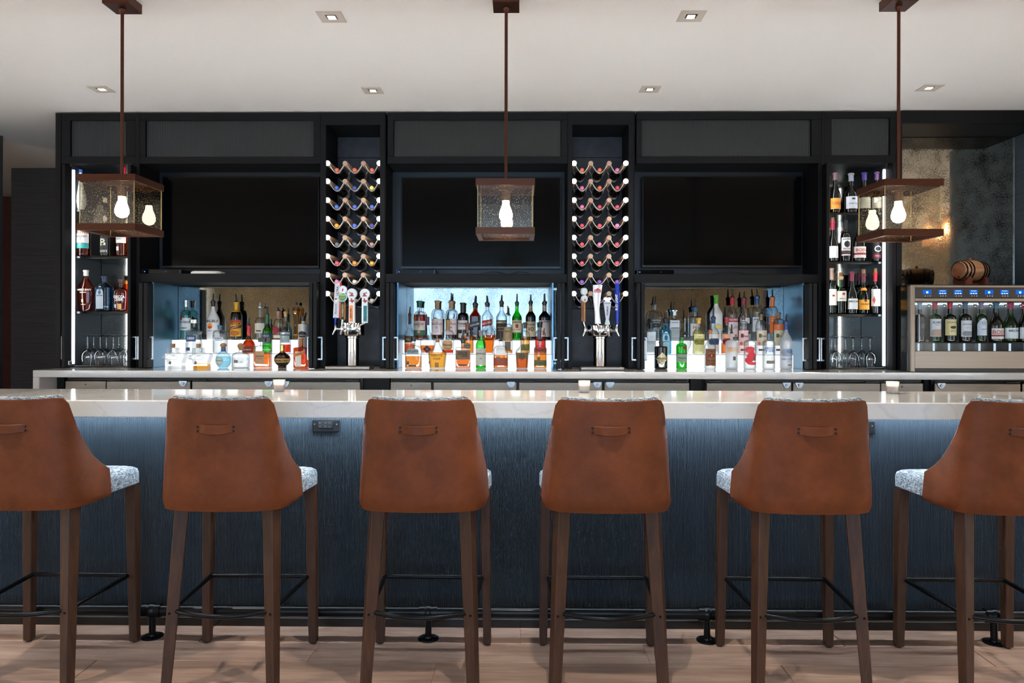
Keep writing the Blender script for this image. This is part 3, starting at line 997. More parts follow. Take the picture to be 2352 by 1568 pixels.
def shelf_cabinet(bx, panel, inner, leaves, shelves, strip_side, label, py=(275, 358)):
    X0, X1 = PX(bx[0], FACE), PX(bx[1], FACE)
    t = thing('shelf_cabinet', label, 'cabinet', ((X0 + X1) / 2, FACE + 0.2, CT), 0, 'tall lit shelf cabinets at the ends of the back bar')
    upper_panel(t, bx[0] + (13 if strip_side < 0 else 7), bx[1] - (0 if strip_side < 0 else 13), panel[0], panel[1], py[0], py[1])
    I0, I1 = PX(inner[0], FACE), PX(inner[1], FACE)
    zh = PZ(375, FACE)
    s0 = X0 + (0.04 if strip_side < 0 else 0.022)
    s1 = X1 - (0.015 if strip_side < 0 else 0.04)
    wbox(t, 'side_panel', M_cab, X0, s0, FACE - 0.004, MIRR, CT, ZT)
    wbox(t, 'side_panel', M_cab, s1, X1, FACE - 0.004, MIRR, CT, ZT if strip_side > 0 else zh)
    wbox(t, 'inner_wall', M_cab_in, I0 - 0.012, I0, FACE + 0.004, MIRR - 0.004, CT, zh, 0.001)
    wbox(t, 'inner_wall', M_cab_in, I1, I1 + 0.012, FACE + 0.004, MIRR - 0.004, CT, zh, 0.001)
    wbox(t, 'mirror_back', M_mirror, I0, I1, MIRR, MIRR + 0.006, CT, zh, 0)
    wbox(t, 'floor_board', M_blackgloss, I0, I1, FACE + 0.02, MIRR - 0.002, CT, CT + 0.012, 0.001)
    for y in shelves:
        z = PZ(y, FACE + 0.05)
        wbox(t, 'shelf', M_blackgloss, I0 + 0.001, I1 - 0.001, FACE + 0.05, MIRR - 0.004, z - 0.016, z, 0.001)
    z0, z1 = PZ(838, FACE), PZ(388, FACE)
    xs = I0 if strip_side < 0 else I1
    sg = 1 if strip_side < 0 else -1
    b = MB(); b.box(xs + sg * 0.001, xs + sg * 0.012, FACE + 0.012, FACE + 0.030, z0, z1, b=0.003); b.build('light_strip', M_strip, t, world=True)
    xo = I1 if strip_side < 0 else I0
    b = MB(); b.box(xo - sg * 0.001, xo - sg * 0.015, FACE + 0.012, FACE + 0.030, z0, z1, b=0.003); b.build('light_strip', M_strip, t, world=True)
    for lf in leaves: door_leaf(t, *lf)
    hx = PX(156 if strip_side < 0 else 2047, FACE - 0.05)
    b = MB(); b.box(hx - 0.012, hx + 0.014, FACE - 0.06, FACE - 0.02, CT + 0.02, CT + 0.05, b=0.004); b.build('hinge', M_nickel, t, world=True)
shelf_cabinet((127, 311), (160, 288), (162.6, 299), [(141, 148, 376, 849, [(141, 134)]), (292, 299, 376, 849, [(299, 309)])], (481, 588.5, 716.5), -1,
              'tall black cabinet of lit shelves with whiskey bottles and wine glasses at the left end')
shelf_cabinet((1886, 2071), (1909, 2044), (1897, 2035), [(1898, 1905, 374, 849, [(1898, 1889)]), (2050, 2058, 374, 849, [(2058, 2066)])], (488, 600, 720), 1,
              'tall black cabinet of lit shelves with wine bottles and glasses at the right', py=(272, 357))

# tap bays with tiled backs
M_tile = mat('charcoal stone tile', '34363b', 0.5, noise=0.35, nscale=14, bump=0.1, bscale=40)
def tap_bay(bx, op, label):
    X0, X1 = PX(bx[0], FACE), PX(bx[1], FACE); O0, O1 = PX(op[0], FACE), PX(op[1], FACE)
    t = thing('tap_bay', label, 'cabinet', ((X0 + X1) / 2, FACE + 0.2, CT), 0, 'open bays with wine rack and beer taps')
    zo = PZ(286.5, FACE); yb = 5.53
    wbox(t, 'header', M_cab, X0, X1, FACE - 0.002, yb + 0.03, zo, ZT)
    wbox(t, 'side_panel', M_cab, X0, O0, FACE - 0.002, yb + 0.03, CT, zo)
    wbox(t, 'side_panel', M_cab, O1, X1, FACE - 0.002, yb + 0.03, CT, zo)
    zz = [CT, PZ(708, yb), PZ(362, yb), zo]
    for a, c in zip(zz, zz[1:]):
        wbox(t, 'tile', M_tile, O0, O1, yb, yb + 0.012, a + 0.001, c - 0.001, 0.0015)
tap_bay((735, 883), (748, 872), 'open black bay with wine rack and beer taps left of the middle television')
tap_bay((1303, 1455), (1314, 1443), 'open black bay with wine rack and beer taps right of the middle television')

# right end: soffit and antique mirror over the wine dispenser
so = thing('soffit', 'black soffit over the wine dispenser at the right end', 'soffit', (PX(2200, FACE), FACE + 0.2, 2.8))
zsf = PZ(283, FACE, 2200)
wbox(so, 'soffit_face', M_cab, PX(2071, FACE), XR, FACE, FACE + 0.03, zsf, CEIL - 0.002)
wbox(so, 'soffit_underside', M_cab, PX(2071, FACE), XR, FACE + 0.03, MIRR - 0.002, zsf, zsf + 0.02, 0)
M_mirror2 = antique('antique mirror large', 'd8d4c4', '625e54', sc=8, rough=0.03, amount=(0.47, 0.66))
b = MB(); b.box(PX(2071, FACE), XR - 0.001, MIRR, MIRR + 0.006, CT + 0.001, zsf - 0.004)
tag(b.build('mirror_panel', M_mirror2, smooth=False, world=True, loc=(PX(2200, MIRR), MIRR, CT)), 'large mottled antique mirror on the wall behind the wine dispenser', 'mirror')
b = MB(); b.box(XR - 0.006, XR - 0.001, MIRR - 0.010, MIRR - 0.001, CT + 0.001, zsf - 0.004)
tag(b.build('corner_trim', M_nickel, smooth=False, world=True, loc=(XR, MIRR, CT)), 'thin bright metal trim in the corner right of the barrel', 'trim')

# ================================================================ TELEVISIONS AND BOXES
M_screen = mat('tv screen', '020304', 0.10, spec=0.12)
M_bezel = mat('tv bezel', '0c0d0f', 0.3)
def tv(x0, x1, y0, y1, label, yf=5.41):
    X0, Z1 = P(x0, y0, yf); X1, Z0 = P(x1, y1, yf)
    t = thing('television', label, 'television', ((X0 + X1) / 2, yf, Z0), 0, 'wall televisions')
    wbox(t, 'housing', M_bezel, X0, X1, yf, yf + 0.06, Z0, Z1, 0.004)
    wbox(t, 'screen', M_screen, X0 + 0.008, X1 - 0.008, yf - 0.002, yf + 0.001, Z0 + 0.016, Z1 - 0.008, 0)
    wbox(t, 'bottom_trim', mat('tv trim', '3a3a3c', 0.3, 0.6), X0, X1, yf - 0.003, yf, Z0, Z0 + 0.012, 0.001)
    wbox(t, 'wall_mount', M_black, X0 + 0.3, X1 - 0.3, yf + 0.06, 5.49, Z0 + 0.2, Z1 - 0.2, 0)
tv(372, 733, 405, 615, 'black flat television in the left cabinet')
tv(921, 1289, 406, 617, 'black flat television in the middle cabinet behind the pendant')
tv(1475, 1843, 404, 614, 'black flat television in the right cabinet')
zs1 = PZ(629, FACE)
M_blue = emis('blue indicator', (0.05, 0.15, 1.0, 1), 3.0)
def stb(x0, x1, label, dy=0.0):
    yf = 5.23
    X0, X1 = PX(x0, yf), PX(x1, yf)
    t = thing('set_top_box', label, 'receiver', ((X0 + X1) / 2, yf + 0.07, zs1), 0, 'set top boxes')
    wbox(t, 'case', M_bezel, X0, X1, yf, yf + 0.15, zs1, zs1 + 0.034, 0.003)
    wbox(t, 'face', M_screen, X0 + 0.012, X1 - 0.012, yf - 0.001, yf + 0.001, zs1 + 0.003, zs1 + 0.031, 0)
    for fx in (0.08, 0.62):
        b = MB(); b.lathe([(0.004 if fx < .1 else 0.002, 0), (0.003 if fx < .1 else 0.0015, -0.002)], 10, (X0 + (X1 - X0) * fx, yf - 0.001, zs1 + 0.017), 'y'); b.build('indicator', M_blue, t, world=True)
stb(325, 415, 'slim black set top box with blue light under the left television')
stb(909, 1000, 'slim black set top box with blue light under the middle television')
stb(1462, 1552, 'slim black set top box with blue light under the right television')
x0, x1 = PX(438, 5.24), PX(503, 5.24)
b = MB(); rings = []
for z, ins in ((0, 0.004), (0.004, 0), (0.012, 0), (0.020, 0.006), (0.024, 0.02)):
    rings.append([(x, y, z) for x, y in ((-(x1 - x0) / 2 + ins, -0.06 + ins), ((x1 - x0) / 2 - ins - 0.02, -0.06 + ins), ((x1 - x0) / 2 - ins, -0.04 + ins), ((x1 - x0) / 2 - ins, 0.06 - ins), (-(x1 - x0) / 2 + ins, 0.06 - ins))])
b.loft(rings)
t = b.build('network_router', M_white, loc=((x0 + x1) / 2, 5.30, zs1)); tag(t, 'white rounded network router under the left television', 'router')
b = MB()
for k in range(12): b.box(-0.085 + k * 0.013, -0.081 + k * 0.013, -0.045, 0.03, 0.0235, 0.0250)
b.build('vent', mat('grey vent', '8c8c8c', 0.5), t, smooth=False)
# loose cables under the televisions
for xs, lab in (((1098, 1130, 1150, 1165), 'thin black cable lying under the middle television, left one'), ((1170, 1195, 1215, 1222), 'thin black cable lying under the middle television, right one'), ((1625, 1650, 1680, 1725), 'thin black cable lying under the right television')):
    pts = []
    for k in range(15):
        u = k / 14
        pts.append((PX(xs[0] + (xs[3] - xs[0]) * u, 5.32), 5.32, zs1 + 0.0035 + 0.022 * math.sin(PI * u)))
    o = Vector((pts[7][0], 5.32, zs1))
    b = MB(); b.tube(pts, 0.003, 6)
    tag(b.build('cable', M_black, world=True, loc=tuple(o)), lab, 'cable')

# ================================================================ CEILING DOWNLIGHTS
M_trim = mat('downlight trim', 'c9bfb2', 0.5)
M_lamp = emis('downlight lens', (1.0, 0.93, 0.84, 1), 5.0)
def downlight(x, y, label, spot=1.0, group='square ceiling downlights'):
    t = thing('downlight', label, 'ceiling light', (x, y, CEIL), 0, group)
    s = 0.062; i = 0.03
    b = MB()
    b.box(-s, s, -s, -i, -0.005, 0.0); b.box(-s, s, i, s, -0.005, 0.0); b.box(-s, -i, -i, i, -0.005, 0.0); b.box(i, s, -i, i, -0.005, 0.0)
    b.build('trim_plate', M_trim, t, smooth=False)
    b = MB(); b.box(-i + 0.002, i - 0.002, -i + 0.002, i - 0.002, -0.0012, -0.0004); b.build('reflector', mat('downlight reflector', '9aa0a4', 0.15, 0.9), t, smooth=False)
    b = MB(); b.box(-i * 0.62, i * 0.62, -i * 0.2, i * 0.85, -0.003, -0.0014); b.build('lens', M_lamp, t, smooth=False)
    ld = bpy.data.lights.new('downlight_beam', 'SPOT')
    ld.energy = L_SPOT * spot; ld.spot_size = math.radians(95); ld.spot_blend = 0.7; ld.shadow_soft_size = 0.03
    ld.color = (1.0, 0.90, 0.78)
    lo = bpy.data.objects.new('downlight_beam', ld); COL.objects.link(lo); lo.parent = t; lo.location = (0, 0, -0.012)
for px, py, lab, sp in ((761, 38, 'square ceiling downlight in the front row, left of the middle pendant', 3.4), (1588, 36, 'square ceiling downlight in the front row, right of the middle pendant', 3.4),
                    (232, 204, 'square ceiling downlight beside the left pendant rod', 1.0), (856, 207, 'square ceiling downlight above the left wine rack', 1.0),
                    (1493, 204, 'square ceiling downlight above the right wine rack', 1.0), (2136, 201, 'square ceiling downlight right of the right pendant rod', 1.0)):
    d = CR @ Vector(((px - 1176.0) / FOC, -(py - HOR) / FOC, -1.0))
    k = (CEIL - EYE) / d.z
    downlight(k * d.x, k * d.y, lab, sp)
k = 0
for yy in (2.1, -0.4, -4.6):  # out-of-view downlights added to light the floor, stools and rear wall
    for xx in (-5.0, -2.4, 0.2, 2.8, 5.4):
        downlight(xx, yy, 'added unseen ceiling downlight in the room in front of the bar', 3.0 if yy > 2 else (2.6 if yy < -3 else 1.3), 'added downlights over the seating area')

# ================================================================ PENDANTS
M_bronze = mat('dark bronze', '543224', 0.38, 0.8, noise=0.1, nscale=12, nstretch=(1, 1, 6))
def seeded(name):
    if name in MATS: return MATS[name]
    m, nt, bs = nmat(name)
    nt.nodes.remove(bs)
    tc = nt.nodes.new('ShaderNodeTexCoord')
    mp = nt.nodes.new('ShaderNodeMapping'); mp.inputs['Scale'].default_value = (1, 1, 0.62)
    nt.links.new(tc.outputs['Object'], mp.inputs['Vector'])
    vo = nt.nodes.new('ShaderNodeTexVoronoi'); vo.inputs['Scale'].default_value = 210
    nt.links.new(mp.outputs[0], vo.inputs['Vector'])
    lt = nt.nodes.new('ShaderNodeMath'); lt.operation = 'LESS_THAN'; lt.inputs[1].default_value = 0.17
    nt.links.new(vo.outputs['Distance'], lt.inputs[0])
    tr = nt.nodes.new('ShaderNodeBsdfTransparent'); tr.inputs[0].default_value = srgb('ebe7d8')
    gl = nt.nodes.new('ShaderNodeBsdfGlossy'); gl.inputs['Roughness'].default_value = 0.015
    fr = schlick(nt, 1.0, 0.085)
    m1 = nt.nodes.new('ShaderNodeMixShader')
    nt.links.new(fr.outputs[0], m1.inputs[0]); nt.links.new(tr.outputs[0], m1.inputs[1]); nt.links.new(gl.outputs[0], m1.inputs[2])
    tl = nt.nodes.new('ShaderNodeBsdfTranslucent'); tl.inputs[0].default_value = srgb('f6ead0')
    df = nt.nodes.new('ShaderNodeBsdfGlossy'); df.inputs['Roughness'].default_value = 0.35
    m0 = nt.nodes.new('ShaderNodeMixShader'); m0.inputs[0].default_value = 0.35
    nt.links.new(tl.outputs[0], m0.inputs[1]); nt.links.new(df.outputs[0], m0.inputs[2])
    m2 = nt.nodes.new('ShaderNodeMixShader')
    sc = nt.nodes.new('ShaderNodeMath'); sc.operation = 'MULTIPLY'; sc.inputs[1].default_value = 0.8
    nt.links.new(lt.outputs[0], sc.inputs[0])
    nt.links.new(sc.outputs[0], m2.inputs[0]); nt.links.new(m1.outputs[0], m2.inputs[1]); nt.links.new(m0.outputs[0], m2.inputs[2])
    nt.links.new(m2.outputs[0], nt.nodes['Material Output'].inputs[0])
    MATS[name] = m
    return m
M_seed = seeded('seeded glass')
M_bulb = emis('lit bulb', (1.0, 0.88, 0.70, 1), L_BULB)
M_sock = mat('lamp socket', '8c6a50', 0.3, 0.9)
PY = 3.42
def pendant(px, rodpx_top, label, pxl, pxr, py_top, py_bot, rot=0.0):
    yf = PY - 0.134
    W = 0.134
    x = PX((pxl + pxr) / 2, yf, 470)
    zt = PZ(py_top, yf, px); zb = PZ(py_bot, yf, px)
    t = thing('pendant_lamp', label, 'pendant lamp', (x, PY, 0), rot, 'glass box pendants over the bar')
    bh = 0.031
    def ring(z0, z1, name, lid):
        b = MB()
        b.box(-W, W, -W, -W + 0.004, z0, z1); b.box(-W, W, W - 0.004, W, z0, z1)
        b.box(-W, -W + 0.004, -W + 0.004, W - 0.004, z0, z1); b.box(W - 0.004, W, -W + 0.004, W - 0.004, z0, z1)
        if lid: b.box(-W + 0.004, W - 0.004, -W + 0.004, W - 0.004, z1 - 0.004, z1)
        else:
            for s in (-1, 1):
                b.box(-W + 0.004, W - 0.004, s * (W - 0.004), s * (W - 0.022), z0 + 0.001, z0 + 0.004)
                b.box(s * (W - 0.004), s * (W - 0.022), -W + 0.022, W - 0.022, z0 + 0.001, z0 + 0.004)
        return b.build(name, M_bronze, t, smooth=False)
    ring(zt - bh, zt, 'top_band', True)
    ring(zb, zb + bh, 'bottom_band', False)
    G = W - 0.009
    for s, ax in ((-1, 'y'), (1, 'y'), (-1, 'x'), (1, 'x')):
        b = MB()
        if ax == 'y': b.add([(-G, s * G, zb + 0.006), (G, s * G, zb + 0.006), (G, s * G, zt - 0.006), (-G, s * G, zt - 0.006)], [(0, 1, 2, 3)])
        else: b.add([(s * G, -G, zb + 0.006), (s * G, G, zb + 0.006), (s * G, G, zt - 0.006), (s * G, -G, zt - 0.006)], [(0, 1, 2, 3)])
        b.build('glass_pane', M_seed, t, smooth=False)
    M_edge = mat('glass edge', 'b9a878', 0.15, 0.3)
    for sx in (-1, 1):
        for sy in (-1, 1):
            b = MB(); b.box(sx * G - 0.0016, sx * G + 0.0016, sy * G - 0.0016, sy * G + 0.0016, zb + 0.006, zt - 0.006); b.build('pane_edge', M_edge, t, smooth=False)
    b = MB(); b.lathe([(0.0075, zt), (0.0075, CEIL - 0.04)], 12); b.build('rod', M_bronze, t)
    b = MB(); b.box(-0.062, 0.062, -0.062, 0.062, CEIL - 0.045, CEIL - 0.001, b=0.001); b.lathe([(0.016, CEIL - 0.05), (0.013, CEIL - 0.062), (0.008, CEIL - 0.07)], 14); b.build('canopy', M_bronze, t)
    zc = zt - 0.035
    b = MB(); b.lathe([(0.021, zc - 0.045), (0.021, zc), (0.03, zc + 0.004)], 18); b.build('socket', M_sock, t)
    z0 = zc - 0.045
    b = MB(); b.lathe([(0.0155, z0), (0.0175, z0 - 0.02), (0.026, z0 - 0.042), (0.0315, z0 - 0.062), (0.0305, z0 - 0.078), (0.023, z0 - 0.092), (0.010, z0 - 0.099), (0.001, z0 - 0.101)], 24); b.build('bulb', M_bulb, t)
pendant(276, 276, 'square glass and bronze pendant lamp hanging at the left', 178, 308, 399, 528, 0.0)
pendant(1161, 1161, 'square glass and bronze pendant lamp hanging in the middle', 1097, 1224, 409, 537, 0.0)
pendant(2068, 2068, 'square glass and bronze pendant lamp hanging at the right', 2035, 2163, 410, 541, 0.0)

# ring chandelier over the seating area, seen only in the large mirror
ch = thing('ring_chandelier', 'black ring chandelier with lit amber glass shades, reflected in the large mirror', 'chandelier', (5.72, 1.5, CEIL))
b = MB(); b.tube([(0.34 * math.cos(2 * PI * k / 32), 0.34 * math.sin(2 * PI * k / 32), -0.10) for k in range(33)], 0.012, 8); b.build('ring', M_black, ch)
b = MB(); b.lathe([(0.07, -0.03), (0.07, 0.0)], 20); b.build('canopy', M_black, ch)
for k in range(4):
    a = PI / 4 + k * PI / 2
    b = MB(); b.tube([(0.05 * math.cos(a), 0.05 * math.sin(a), -0.02), (0.34 * math.cos(a), 0.34 * math.sin(a), -0.10)], 0.005, 6); b.build('arm', M_black, ch)
M_amb = clear('amber shade', 'f0c4a0', 'b06a40', frost=0.5, frostcol='f4cfae')
M_ambulb = emis('chandelier bulb', (1.0, 0.72, 0.45, 1), 25.0)
for k in range(8):
    a = 2 * PI * k / 8
    x, y = 0.34 * math.cos(a), 0.34 * math.sin(a)
    b = MB(); b.lathe([(0.05, -0.44), (0.05, -0.12), (0.02, -0.11)], 16, (x, y, 0), cap0=False); sh_ = b.build('shade', M_amb, ch)
    b = MB(); b.lathe([(0.004, -0.33), (0.02, -0.31), (0.022, -0.28), (0.012, -0.24), (0.012, -0.20)], 12, (x, y, 0)); b.build('bulb', M_ambulb, sh_)

# ================================================================ WINE RACKS
M_dowel = mat('pale wood dowel', 'cfac92', 0.45, noise=0.12, nscale=8, nstretch=(1, 1, 5))
M_strap = mat('rack strap', 'f0e8de', 0.4)
M_lit = emis('lit dowel cap', (1.0, 0.90, 0.80, 1), L_PEG)
M_dkglass = mat('dark bottle glass', '0a0d0a', 0.06, spec=0.6)
CAPC = {'o': ('e8694a', 'orange red'), 'b': ('3f5fc0', 'blue'), 'n': ('33408c', 'navy blue'), 'y': ('e6cf6a', 'pale yellow'), 'a': ('f0a020', 'amber yellow'), 's': ('566472', 'slate grey'),
        'd': ('a97f80', 'dusty pink'), 'r': ('e0495c', 'red'), 'k': ('e878a8', 'pink'), 'c': ('e2d6c6', 'cream'), 'v': ('7d4bb0', 'purple'), 'm': ('b8324c', 'crimson'), 'g': ('f08a28', 'orange')}
ROWW = ['top', 'second', 'third', 'fourth', 'fifth', 'sixth', 'seventh', 'bottom']
PEGY = [374.3, 415.6, 459, 502, 545, 588, 631, 674]
def wine_rack(pegs, codes, label, side, capdx):
    yf = 5.212
    xs = [PX(p, yf, 520) for p in pegs]
    cx = (xs[0] + xs[-1]) / 2
    t = thing('wine_rack', label, 'wine rack', (cx, 5.37, 1.5), 0, 'wall wine racks of dowels and wavy straps')
    for r, py in enumerate(PEGY):
        zp = PZ(py, yf, (pegs[0] + pegs[-1]) / 2)
        for i, x in enumerate(xs):
            outer = i in (0, 3)
            b = MB(); b.lathe([(0.0165, 0.006), (0.0180, 0.010), (0.0180, 5.529 - yf)], 18, (x, yf, zp), 'y')
            d = b.build('dowel', M_dowel, t, world=True)
            if outer:
                b = MB(); b.lathe([(0.0005, 0.0), (0.0170, 0.0), (0.0185, 0.003), (0.0185, 0.008)], 18, (x, yf, zp), 'y')
                b.build('lit_cap', M_lit, d, world=True)
        def wave(y0, wd, peak, valley, th):
            b = MB(); ro = []
            for i in range(3):
                a, c = xs[i], xs[i + 1]
                for k in range(0 if i == 0 else 1, 15):
                    u = k / 14
                    s = 1 - abs(2 * u - 1) ** 1.75
                    z = zp + peak + (valley - peak) * s
                    ro.append((a + (c - a) * u, z))
            rings = []
            for j, (x, z) in enumerate(ro):
                q0 = ro[max(0, j - 1)]; q1 = ro[min(len(ro) - 1, j + 1)]
                tx, tz = q1[0] - q0[0], q1[1] - q0[1]
                L = math.hypot(tx, tz)
                nx, nz = -tz / L * th / 2, tx / L * th / 2
                rings.append([(x - nx, y0, z - nz), (x - nx, y0 + wd, z - nz), (x + nx, y0 + wd, z + nz), (x + nx, y0, z + nz)])
            b.loft(rings)
            b.build('strap', M_strap, t, world=True)
        wave(yf + 0.014, 0.024, 0.016, -0.0685, 0.0035)
        wave(yf + 0.205, 0.024, 0.016, -0.094, 0.0035)
        # bottles lying in this row
        for i in range(3):
            cc = codes[r][i]
            if cc == ' ': continue
            col, cname = CAPC[cc]
            x = (xs[i] + xs[i + 1]) / 2 + capdx * 0.003
            z = zp - 0.0505
            y = yf - 0.004 + random.uniform(-.006, .004)
            bt = thing('racked_wine_bottle', 'lying wine bottle with %s capsule, %s of the %s row, %s wine rack' % (cname, ('left', 'middle', 'right')[i], ROWW[r], side), 'wine bottle', (x, y, z), 0, 'wine bottles in the wall racks')
            b = MB(); b.lathe([(0.0008, 0.0), (0.0128, 0.0), (0.0148, 0.0015), (0.0148, 0.020), (0.0140, 0.022), (0.0146, 0.062)], 16, axis='y')
            b.build('capsule', mat('capsule ' + cname, col, 0.35), bt)
            b = MB(); b.lathe([(0.004, -0.0004), (0.0095, -0.0008), (0.0095, 0.001)], 14, axis='y'); b.build('capsule_disc', mat('capsule disc ' + cname, tuple(min(1, c * 1.5 + .04) for c in srgb(col)[:3]) + (1,), 0.4), bt)
            b = MB(); b.lathe([(0.0138, 0.058), (0.0150, 0.085), (0.022, 0.105), (0.033, 0.128), (0.0375, 0.150), (0.0375, 0.292), (0.034, 0.298), (0.02, 0.299)], 20, axis='y')
            gb = b.build('glass', M_dkglass, bt)
            b = MB(); b.lathe([(0.0378, 0.185), (0.0378, 0.268)], 20, axis='y', cap0=False, cap1=False); b.build('paper_label', mat('rack label', 'cfc9bd', 0.7), bt)
wine_rack((751.6, 791.6, 833.7, 870.5), ['ooo', 'bny', 'bbb', 'abn', 'ssd', 'rga', 'kcs', 'ccc'], 'dowel and strap wine rack full of bottles, in the left tap bay', 'left', 2)
wine_rack((1318.5, 1357, 1399.5, 1437.5), ['ook', 'kom', 'kmm', 'mrk', 'rkr', 'ror', 'vvv', 'vvv'], 'dowel and strap wine rack full of bottles, in the right tap bay', 'right', -1)

# ================================================================ BEER TOWERS
M_hw = mat('tap white', 'e4e6ea', 0.25)
M_tred = mat('tap red', 'd2222c', 0.3)
M_tbrown = mat('tap brown', '7a4a26', 0.45)
M_tblue = mat('tap blue', '1c3fb0', 0.2)
M_ink = mat('black print', '14120f', 0.5)
def tower(pxc, label, ydr):
    Y0 = 5.24
    x = PX(pxc, Y0, 800)
    t = thing('beer_tower', label, 'beer tap', (x, Y0, CT), 0, 'chrome beer towers')
    zd0 = PZ(771, Y0) - CT; zd1 = PZ(ydr, Y0) - CT
    b = MB(); b.lathe([(0.062, 0.0), (0.062, 0.006), (0.048, 0.010), (0.0465, 0.014), (0.0465, zd0 - 0.02), (0.052, zd0 - 0.016), (0.052, zd0 - 0.006), (0.06, zd0)], 40); b.build('column', M_chrome, t)
    b = MB(); b.lathe([(0.058, zd0), (0.084, zd0 + 0.002), (0.087, zd0 + 0.008), (0.087, zd1 - 0.012), (0.092, zd1 - 0.011), (0.092, zd1 - 0.004), (0.085, zd1)], 48); b.build('drum', M_chrome, t)
    return t, x, Y0, (zd0 + zd1) / 2
def faucet(t, ang, zc, spread=0.0):
    dx, dy = math.sin(ang), -math.cos(ang)
    b = MB()
    r0 = 0.085
    def q(r, z): return (dx * r, dy * r, zc + z)
    b.tube([q(r0 - 0.004, 0), q(r0 + 0.006, 0)], 0.017, 14)
    b.tube([q(r0 + 0.006, 0), q(r0 + 0.035, 0)], 0.0085, 12)
    b.tube([q(r0 + 0.018, 0), q(r0 + 0.026, 0)], 0.013, 12)
    b.tube([q(r0 + 0.030, 0.004), q(r0 + 0.044, -0.012), q(r0 + 0.056, -0.040)], [0.011, 0.010, 0.0075], 12)
    b.tube([q(r0 + 0.038, -0.004), q(r0 + 0.038, 0.016), q(r0 + 0.038, 0.03)], [0.012, 0.012, 0.008], 12)
    b.build('faucet', M_chrome, t)
    return dx * (r0 + 0.038), dy * (r0 + 0.038), zc + 0.03
def disc(b, x, y, z, r, th, n=28):
    b.lathe([(r * 0.97, th), (r, th * 0.7), (r, -th * 0.7), (r * 0.97, -th)], n, (x, y, z), 'y')
TEXAS = [(-.5, .02), (-.18, .02), (-.18, .5), (.06, .5), (.06, .22), (.3, .16), (.46, .14), (.5, -.1), (.38, -.2), (.2, -.34), (.16, -.52), (.02, -.44), (-.08, -.22), (-.2, -.2), (-.3, -.16), (-.42, -.06)]
